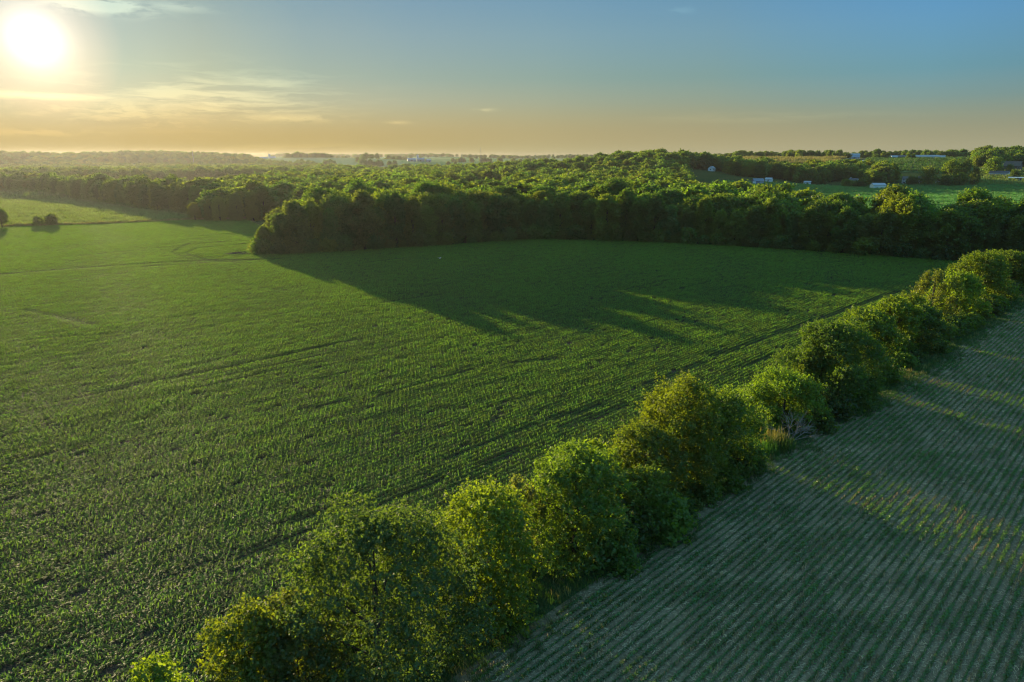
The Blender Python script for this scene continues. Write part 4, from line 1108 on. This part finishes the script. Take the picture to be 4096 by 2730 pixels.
def build_farms():
    g = lambda sx, sy: ground(sx, sy)
    p = g(3510, 756); clear(p, 30, 60)
    gable('metal_barn', 'cream metal barn with two wide doors alone at the meadow edge', 'barn', p, facing(p, 24), 13, 9.5, 4.2, 2.0, CREAM, PALEROOF,
          doors=[('front', -3.4, 3.2, 3.2, WHITE), ('front', 2.4, 1.1, 2.2, WHITE), ('right', 0, 5.0, 3.9, paint_material('barn_door', (0.50, 0.50, 0.42), rough=0.5))])
    tb = MB(); tb.box(-1.1, 1.1, -0.7, 0.7, 0.35, 1.1); q = p + np.array((3.0, -9.0)); t = empty('farm_trailer', (q[0], q[1], zat(*q))); t.rotation_euler.z = 0.4; tag(t, 'small white trailer parked in front of the cream metal barn', 'trailer')
    tb.build('box', WHITE, t)
    for s in (-1, 1): wb = MB(); wb.tube([(0, s * 0.72, 0.33), (0, s * 0.92, 0.33)], [0.33, 0.33], 12); wb.build('wheel', RUBBER, t)
    hb = MB(); hb.tube([(1.1, 0, 0.5), (2.2, 0, 0.45)], [0.06, 0.05], 6); hb.build('drawbar', STEEL, t)
    p = g(3645, 735); clear(p, 24, 60)
    gable('white_house', 'two-storey white house half hidden behind a tree above the meadow', 'house', p, facing(p, 8), 19, 8.5, 5.4, 2.4, WHITE, DARKROOF,
          doors=[('front', -7.5, 1.1, 2.2, DARKDOOR), ('front', 4, 1.1, 2.2, DARKDOOR)], windows=[('front', x, z, 1.3, 1.5) for x in (-8.6, -5.2, -1.5, 1.6, 6.2, 8.6) for z in (0.9, 3.6)], chimney=3)
    p = g(3788, 735); clear(p, 16, 40)
    gable('low_house', 'long low white building glimpsed under the tallest trees by the meadow', 'house', p, facing(p, -4), 22, 7.5, 2.8, 1.7, WHITE, DARKROOF,
          doors=[('front', 0, 1.1, 2.1, DARKDOOR)], windows=[('front', x, 1.0, 1.5, 1.1) for x in (-9.5, -6, -3, 3, 6.5, 9.5)])
    p = g(3412, 742); clear(p, 15, 50)
    gable('gabled_farmhouse', 'small white farmhouse with a dark steep roof and a chimney among trees', 'house', p, facing(p, -38), 11, 7.5, 4.4, 3.6, WHITE, DARKROOF,
          doors=[('front', 2, 1.1, 2.1, DARKDOOR)], windows=[('front', -3, 1.0, 1.2, 1.5), ('right', 0, 1.0, 1.2, 1.5), ('right', 0, 3.9, 1.0, 1.2), ('front', 0, 1.0, 1.2, 1.5)], chimney=-4)
    p = g(3228, 738); clear(p, 13, 50)
    gable('small_shed', 'small white shed with a dark doorway at the foot of the wood', 'shed', p, facing(p, 15), 7, 5, 2.8, 1.0, WHITE, GREYM, doors=[('front', -0.5, 1.8, 2.3, DARKDOOR)])
    p = g(3030, 737); clear(p, 14, 40)
    gable('blue_barn', 'blue-grey barn with a shallow roof left of the parked cars', 'barn', p, facing(p, 20), 10.5, 8, 3.6, 2.4, BLUEBARN, BLUEBARN, doors=[('front', -5, 3.2, 3.2, WHITE), ('front', 3, 4, 3.6, GREYM)], windows=[('right', 0, 1.5, 1.4, 1.2)])
    p = g(3075, 727); clear(p, 14, 30)
    gable('garden_shed', 'small white-roofed shed in the trees above the parked cars', 'shed', p, facing(p, -20), 7, 5, 2.8, 1.6, WHITE, PALEROOF, doors=[('front', 0, 1.2, 2.1, DARKDOOR)])
    for k, (sx, sy, yaw, lab) in enumerate(((3062, 740, 20, 'white car parked beside the blue-grey barn'), (3099, 741, 60, 'silver car parked in the open right of the white car'))):
        p = g(sx, sy); clear(p, 12, 50); build_car(p, R(yaw), lab, WHITE if k == 0 else GREYM)
    p = site(2846, 880); p = g(2846, 684) if math.hypot(*g(2846, 684)) < 1400 else p; clear(p, 11, 22)
    gable('hill_house', 'white gabled house in the wood at the foot of the round hill', 'house', p, facing(p, 70), 8.5, 6.5, 3.4, 2.4, WHITE, GREYM, windows=[('right', 0, 1.2, 1.4, 1.4), ('front', -3, 1.2, 1.4, 1.4), ('left', 0, 1.2, 1.4, 1.4)], doors=[('front', 1, 1.1, 2.1, DARKDOOR)])
    p = g(2905, 683); clear(p, 18, 50)
    gable('hill_barn', 'long low grey-roofed barn right of the white gabled house below the hill', 'barn', p, facing(p, 4), 28, 9, 2.8, 2.0, GREYM, PALEROOF, doors=[('front', -8, 3.5, 2.8, DARKDOOR), ('front', 8, 3.5, 2.8, DARKDOOR)])
    # the ridge at the right horizon
    p = site(3417, 1490); clear(p, 30, 90)
    gable('gambrel_barn', 'pale blue gambrel-roofed barn on the ridge skyline', 'barn', p, facing(p, 6), 18, 11, 3.5, 6.5, WHITE, paint_material('blue_roof', (0.20, 0.26, 0.31), rough=0.4, rib=1.5), doors=[('front', 0, 4, 3.0, DARKDOOR)], windows=[('front', x, 1.2, 1.4, 1.3) for x in (-7, -4, 4, 7)], gambrel=True)
    p = site(3361, 1500); clear(p, 18, 60)
    gable('ridge_shed', 'low dark-roofed shed left of the gambrel-roofed barn on the ridge', 'shed', p, facing(p, 0), 12, 8, 3.2, 2.2, GREYM, DARKROOF, doors=[('front', 0, 3, 3, DARKDOOR)])
    p = site(3585, 1372); clear(p, 30, 60)
    gable('livestock_shed', 'left and longer of two open-sided livestock sheds on the ridge', 'shed', p, facing(p, 2), 46, 13, 3.4, 2.4, GREYM, DARKROOF, doors=[('front', x, 8, 2.6, DARKDOOR) for x in (-17.5, -7, 3.5, 14)])
    p = site(3703, 1366); clear(p, 30, 60)
    gable('livestock_shed', 'right livestock shed on the ridge with a yellow sunlit end', 'shed', p, facing(p, -7), 38, 13, 3.6, 2.6, GREYM, GREYM, doors=[('front', x, 8, 2.7, DARKDOOR) for x in (-13, -3, 7)] + [('left', 0, 11, 3.4, SUNLIT_YELLOW)])  # left end panel carries painted sunlight in place of a door
    p = site(3577, 1345); clear(p, 14, 40)
    gable('ridge_cabin', 'little white building in front of the longer livestock shed', 'shed', p, facing(p, 20), 9, 7, 3.2, 2.0, WHITE, PALEROOF, doors=[('front', 2, 2.6, 2.5, GREYM)], windows=[('front', -2.4, 1.2, 1.4, 1.2)])
    p = site(3545, 1350); clear(p, 14, 40)
    gable('ridge_store', 'low grey store left of the little white building on the ridge', 'shed', p, facing(p, 0), 15, 8, 3.0, 2.2, GREYM, GREYM, doors=[('front', -3, 3, 2.6, DARKDOOR)])
    p = site(3757, 1362); clear(p, 18, 40)
    gable('hoop_barn', 'white-roofed barn at the right end of the livestock sheds', 'barn', p, facing(p, -4), 17, 9, 2.8, 2.6, WHITE, PALEROOF, doors=[('front', -5, 3.4, 2.5, DARKDOOR)], gambrel=True)
    # the farm at the right edge
    p = g(3996, 706); clear(p, 22, 50)
    gable('roadside_house', 'white house with a dark roof under big trees at the right edge', 'house', p, facing(p, -14), 20, 8.5, 4.0, 2.4, WHITE, DARKROOF, doors=[('front', 3, 1.1, 2.1, DARKDOOR)], windows=[('front', x, 1.2, 1.4, 1.5) for x in (-8.5, -6, -3.2, -0.2, 6, 8.6)], porch=True)
    p = site(4046, 1075); clear(p, 24, 60)
    gable('old_barn', 'big weathered brown barn in the shade at the right edge', 'barn', p, facing(p, -10), 24, 13, 7.5, 5.5, BROWN, BROWN, doors=[('front', 3, 4.5, 4.5, DARKDOOR)], windows=[('front', -8, 3, 1.5, 1.5), ('front', 10, 5, 1.5, 1.5)])
    p = g(4067, 722); clear(p, 24, 60)
    gable('machine_shed', 'long open shed with a bright white roof edge below the old barn', 'shed', p, facing(p, -3), 16, 7, 2.8, 0.8, BROWN, WHITE, doors=[('front', x, 4.6, 2.5, DARKDOOR) for x in (-5.1, 0.0, 5.1)])
    q = g(3965, 706); clear(q, 10, 40); build_car(q, R(100), 'white car in front of the white house at the right edge', WHITE)
    # far farms in the haze
    for sx, r, parts, lab in ((1072, 2350, ((-14, 0, 24, 12, 5, 4), (14, 6, 18, 10, 6, 4)), 'left'), (1673, 2150, ((-20, 0, 26, 12, 5, 4), (8, 10, 20, 12, 6, 4), (30, -4, 14, 9, 5, 4)), 'right')):
        p = site(sx, r); d = np.array([p[1], -p[0]]) / r; clear(p, 60, 200)
        for k, (a, b, L, W, wh, rh) in enumerate(parts):
            q = p + d * a + np.array(p) / r * b
            gable('far_barn', 'pale hazy barn, %s of the far farm at the %s' % (('left one', 'middle one' if len(parts) == 3 else 'right one', 'right one')[k], 'left under the horizon' if lab == 'left' else 'centre under the horizon'), 'barn', q, facing(q, (5, -12, 30)[k]), L, W, wh, rh, BLUEBARN, GREYM, doors=[('front', 0, 5, 4, DARKDOOR)])
        q = p + d * (4 if lab == 'left' else -2) + np.array(p) / r * 14
        t = empty('farm_silo', (q[0], q[1], zat(*q))); tag(t, 'tall pale domed silo of the far farm at the %s' % ('left' if lab == 'left' else 'centre'), 'silo')
        sb = MB(); sb.tube([(0, 0, -0.5), (0, 0, 16)], [3.4, 3.4], 16); sb.build('tower', GREYM, t, True)
        sb = MB(); sb.tube([(0, 0, 16), (0, 0, 17.6), (0, 0, 18.8), (0, 0, 19.4)], [3.5, 3.1, 1.9, 0.2], 16); sb.build('dome', GREYM, t, True)
    # masts and a steeple on the skyline
    for sx, r, top, lab in ((1923, 1500, 590, 'tall thin radio mast on the skyline left of the round hill'), (1847, 2400, 613, 'short mast on the skyline left of the tall thin one'), (2142, 2400, 612, 'short mast on the skyline just left of the round hill'), (772, 1900, 604, 'thin mast on the hazy skyline at the left')):
        p = site(sx, r); H = height_at(sx, top, p); t = empty('radio_mast', (p[0], p[1], zat(*p))); tag(t, lab, 'mast')
        mb = MB()
        for k in range(3):
            a = k * 2.094; mb.tube([(math.cos(a) * 0.7, math.sin(a) * 0.7, -0.5), (math.cos(a) * 0.45, math.sin(a) * 0.45, H)], [0.16, 0.12], 5)
        for k in range(int(H / 4)): mb.box(-0.6, 0.6, -0.6, 0.6, 2 + k * 4, 2.25 + k * 4)
        mb.build('lattice', STEEL, t); ab = MB(); ab.tube([(0, 0, H), (0, 0, H + 2)], [0.16, 0.05], 5); ab.build('antenna', STEEL, t)
    p = site(1464, 2700); H = height_at(1464, 612, p); t = empty('church_tower', (p[0], p[1], zat(*p))); tag(t, 'slim dark steeple standing above the trees on the far skyline', 'steeple')
    mb = MB(); mb.box(-2.2, 2.2, -2.2, 2.2, -1, H * 0.6); mb.build('tower', BROWN, t); mb = MB(); mb.tube([(0, 0, H * 0.6), (0, 0, H)], [2.6, 0.1], 8); mb.build('spire', DARKROOF, t)
    # utility poles along the ridge road
    for k, (sx, r, lab) in enumerate(((3521, 1352, 'utility pole at the top of the gravel road, by the low grey store'), (3652, 1340, 'utility pole between the two livestock sheds'), (3404, 1395, 'utility pole on the ridge left of the gambrel-roofed barn'))):
        p = site(sx, r); t = empty('utility_pole', (p[0], p[1], zat(*p)), facing(p)); tag(t, lab, 'utility pole')
        mb = MB(); mb.tube([(0, 0, -0.8), (0, 0, 11)], [0.2, 0.13], 7); mb.build('post', POLE, t); mb = MB(); mb.box(-1.3, 1.3, -0.2, -0.06, 10.0, 10.22); c = mb.build('crossarm', POLE, t)
        for x in (-1.15, -0.5, 0.5, 1.15): ib = MB(); ib.tube([(x, -0.13, 10.22), (x, -0.13, 10.42)], [0.06, 0.04], 6); ib.build('insulator', GLASS, c)


def build_car(p, yaw, lab, paint):
    t = empty('parked_car', (p[0], p[1], zat(*p)), yaw); tag(t, lab, 'car')
    mb = MB(); mb.prism([(-2.2, 0.35), (2.2, 0.35), (2.2, 0.8), (1.2, 0.95), (0.6, 1.45), (-1.4, 1.48), (-2.1, 0.98), (-2.25, 0.7)], -0.85, 0.85); mb.build('body', paint, t)
    wb = MB(); wb.prism([(1.02, 0.98), (0.52, 1.38), (-1.32, 1.40), (-1.85, 1.0)], -0.87, 0.87); wb.build('side_window', GLASS, t)
    for x in (-0.8, 0.8):
        for y in (-1.35, 1.35): q = MB(); q.tube([(x - 0.1, y, 0.34), (x + 0.1, y, 0.34)], [0.34, 0.34], 12); q.f.append(tuple(range(11, -1, -1))); q.build('wheel', RUBBER, t)


# distinct trees of the farms: photo x, base row or distance, top row, half width px, style, colour, label
FARM_TREES = [
    (3648, 'y', 742, 703, 26, 'round', DRK, 'dark tree standing right in front of the two-storey white house'),
    (3480, 'y', 744, 699, 17, 'tall', OLV, 'lone upright tree behind the cream metal barn, sunlit on its left'),
    (3712, 'y', 740, 664, 34, 'round', OLV, 'big olive-green tree right of the two-storey white house'),
    (3800, 'y', 735, 635, 38, 'round', GRN, 'tallest tree of the group over the long low white building'),
    (3856, 'y', 736, 636, 26, 'tall', DRK, 'tall dark tree at the right of the group over the long low white building'),
    (3775, 'y', 746, 702, 26, 'round', DRK, 'low dark tree in front of the long low white building'),
    (3836, 'y', 744, 690, 28, 'round', GRN, 'bushy tree at the meadow edge left of the farm track'),
    (3895, 'y', 742, 668, 24, 'round', DRK, 'dark tree beside the farm track'),
    (3972, 'y', 702, 628, 36, 'round', GRN, 'big spreading tree over the white house at the right edge'),
    (4034, 'y', 704, 656, 17, 'tall', OLV, 'slim tree between the white house and the old brown barn'),
    (4056, 'y', 716, 678, 20, 'round', DRK, 'round dark tree right of the white house at the right edge'),
    (3416, 'y', 746, 722, 22, 'round', DRK, 'round dark tree left of the small white farmhouse'),
    (3440, 'y', 750, 716, 26, 'round', DRK, 'dark tree right of the small white farmhouse'),
    (3385, 'y', 750, 716, 22, 'round', GRN, 'green tree at the meadow edge between the small shed and the farmhouse'),
    (3387, 'r', 1470, 610, 18, 'round', DRK, 'broad tree on the ridge left of the gambrel-roofed barn'),
    (3468, 'r', 1480, 610, 14, 'flat', DRK, 'lone broad tree on the ridge right of the gambrel-roofed barn'),
    (3531, 'r', 1330, 608, 10, 'tall', OLV, 'left of two upright trees at the top of the gravel road'),
    (3550, 'r', 1330, 608, 11, 'tall', GRN, 'right of two upright trees at the top of the gravel road'),
    (3505, 'r', 1335, 618, 14, 'round', DRK, 'low tree left of the two upright trees at the top of the gravel road'),
    (3634, 'r', 1290, 613, 9, 'tall', GRN, 'left of the pair of trees standing before the livestock sheds'),
    (3654, 'r', 1290, 614, 10, 'tall', GRN, 'right of the pair of trees standing before the livestock sheds'),
    (3762, 'r', 1420, 603, 14, 'round', DRK, 'left tree of the skyline clump behind the white-roofed barn'),
    (3786, 'r', 1420, 602, 16, 'round', DRK, 'middle tree of the skyline clump behind the white-roofed barn'),
    (3809, 'r', 1420, 606, 13, 'round', DRK, 'right tree of the skyline clump behind the white-roofed barn'),
    (3333, 'r', 1440, 607, 7, 'tall', DRK, 'left of two pointed trees on the ridge skyline'),
    (3347, 'r', 1440, 611, 7, 'tall', DRK, 'right of two pointed trees on the ridge skyline'),
    (3200, 'r', 1430, 615, 9, 'round', GRN, 'small lone tree on the ridge above the tan field'),
    (2857, 'r', 1400, 614, 13, 'round', DRK, 'round dark lone tree on the ridge right of the wooded hill'),
    (3392, 'r', 1150, 636, 8, 'flat', OLV, 'thin-trunked tree on the slope below the tan field'),
    (2950, 'r', 1500, 616, 8, 'round', DRK, 'small round tree on the skyline left of the tan field'),
]


def build_farm_trees():
    for k, (sx, how, a, top, hw, style, col, lab) in enumerate(FARM_TREES):
        p = ground(sx, a) if how == 'y' else site(sx, a)
        H = max(4.0, height_at(sx, top, p)); r = math.hypot(*p); d = px_dir(sx, 640)
        Rr = hw / 4 * r * (d.y * math.cos(PITCH) - d.z * math.sin(PITCH)) / math.hypot(d.x, d.y) / FPX
        m = tree_meshes(800 + k, H, Rr, 0.12 * H, style, 3600, max(0.35, Rr * 0.075), 6)
        t = place_tree('farm_tree', m, (p[0], p[1], zat(*p) - 0.1), 0, 1.0, col, lab, 'tree'); taken.append((p[0], p[1]))


build_farms()
build_farm_trees()


# ------------------------------------------------------------------ brush pile at the forest tip, and the bird
def build_small():
    g = ground(955, 1018); t = empty('brush_pile', (g[0], g[1], 0)); tag(t, 'dark heap of branches and clods on the corn at the left tip of the forest', 'brush pile')
    r = np.random.default_rng(3); mb = MB()
    for k in range(60):
        a = r.uniform(0, 6.28); x, y = r.normal(0, 3.6), r.normal(0, 1.0); z = max(0.1, 1.3 - 0.09 * x * x - 0.5 * y * y) * r.uniform(0.2, 1); l = r.uniform(0.8, 2.4)
        mb.tube([(x - math.cos(a) * l, y - math.sin(a) * l, max(0.05, z - 0.3)), (x, y, z), (x + math.cos(a) * l, y + math.sin(a) * l, max(0.05, z - 0.2 + r.normal(0, 0.2)))], [0.09, 0.07, 0.02], 5)
    mb.build('branches', BARK, t)
    V = []; F = []; n, m = 28, 10
    for i in range(n + 1):
        for j in range(m + 1):
            x, y = (i / n - 0.5) * 13, (j / m - 0.5) * 5; e = max(0, 1 - (x / 6.4) ** 2) * max(0, 1 - (y / 2.45) ** 2)
            V.append((x, y, e * (0.55 + 0.35 * math.sin(x * 2.1) * math.cos(y * 3)) + 0.03 - (0.1 if e == 0 else 0)))
    for i in range(n):
        for j in range(m): F.append((i * (m + 1) + j, (i + 1) * (m + 1) + j, (i + 1) * (m + 1) + j + 1, i * (m + 1) + j + 1))
    obj('mound', mesh_np('mound', V, np.array(F), CORN_SOIL, True), t)
    g2 = ground(1030, 1016); o = obj('grass_clump', tuft(950, TANGRASS, n=260, rad=2.2, h=1.3, wd=0.06), None, (g2[0], g2[1], 0.03)); tag(o, 'pale weedy clump between the brush pile and the forest tip', 'grass clump')
    d = px_dir(1759, 1033); k = (CAM_H - 4.0) / -d.z; p = d * k + Vector((0, 0, CAM_H))
    b = empty('bird', p, 0.8); tag(b, 'small pale bird flying low over the shaded corn', 'bird')
    mb = MB(); mb.tube([(0, -0.42, 0), (0, -0.25, 0.03), (0, 0.0, 0.04), (0, 0.25, 0.05), (0, 0.36, 0.06), (0, 0.5, 0.04)], [0.04, 0.1, 0.15, 0.11, 0.08, 0.01], 8); mb.build('body', CREAM, b, True)
    for s in (-1, 1):
        wb = MB(); wb.add([(s * 0.08, 0.16, 0.08), (s * 0.08, -0.14, 0.06), (s * 0.5, -0.12, 0.24), (s * 0.5, 0.2, 0.26), (s * 0.95, -0.12, 0.2), (s * 0.1, 0.16, 0.11), (s * 0.5, 0.2, 0.28)], [(0, 1, 2, 3), (3, 2, 4), (5, 6, 3, 0), (6, 4, 3)]); wb.build('wing', CREAM, b)
build_small()


# ------------------------------------------------------------------ evening haze
build_forest()


def build_haze():
    mb = MB(); mb.box(-5300, 5300, -5300, 5300, -3.0, 57.0)
    def fn(N):
        v = N.new('ShaderNodeVolumePrincipled')
        v.inputs['Color'].default_value = (0.34, 0.335, 0.36, 1); v.inputs['Density'].default_value = HAZE_DENSITY; v.inputs['Anisotropy'].default_value = 0.62
        return v.outputs[0]
    m = bpy.data.materials.new('haze'); m.use_nodes = True
    N = NT(m.node_tree); out = N.new('ShaderNodeOutputMaterial'); N.link(fn(N), out.inputs['Volume'])
    o = mb.build('haze', m); tag(o, 'thin evening haze over the whole valley', 'haze', kind='stuff')
HAZE_DENSITY = 0.000062
build_haze()
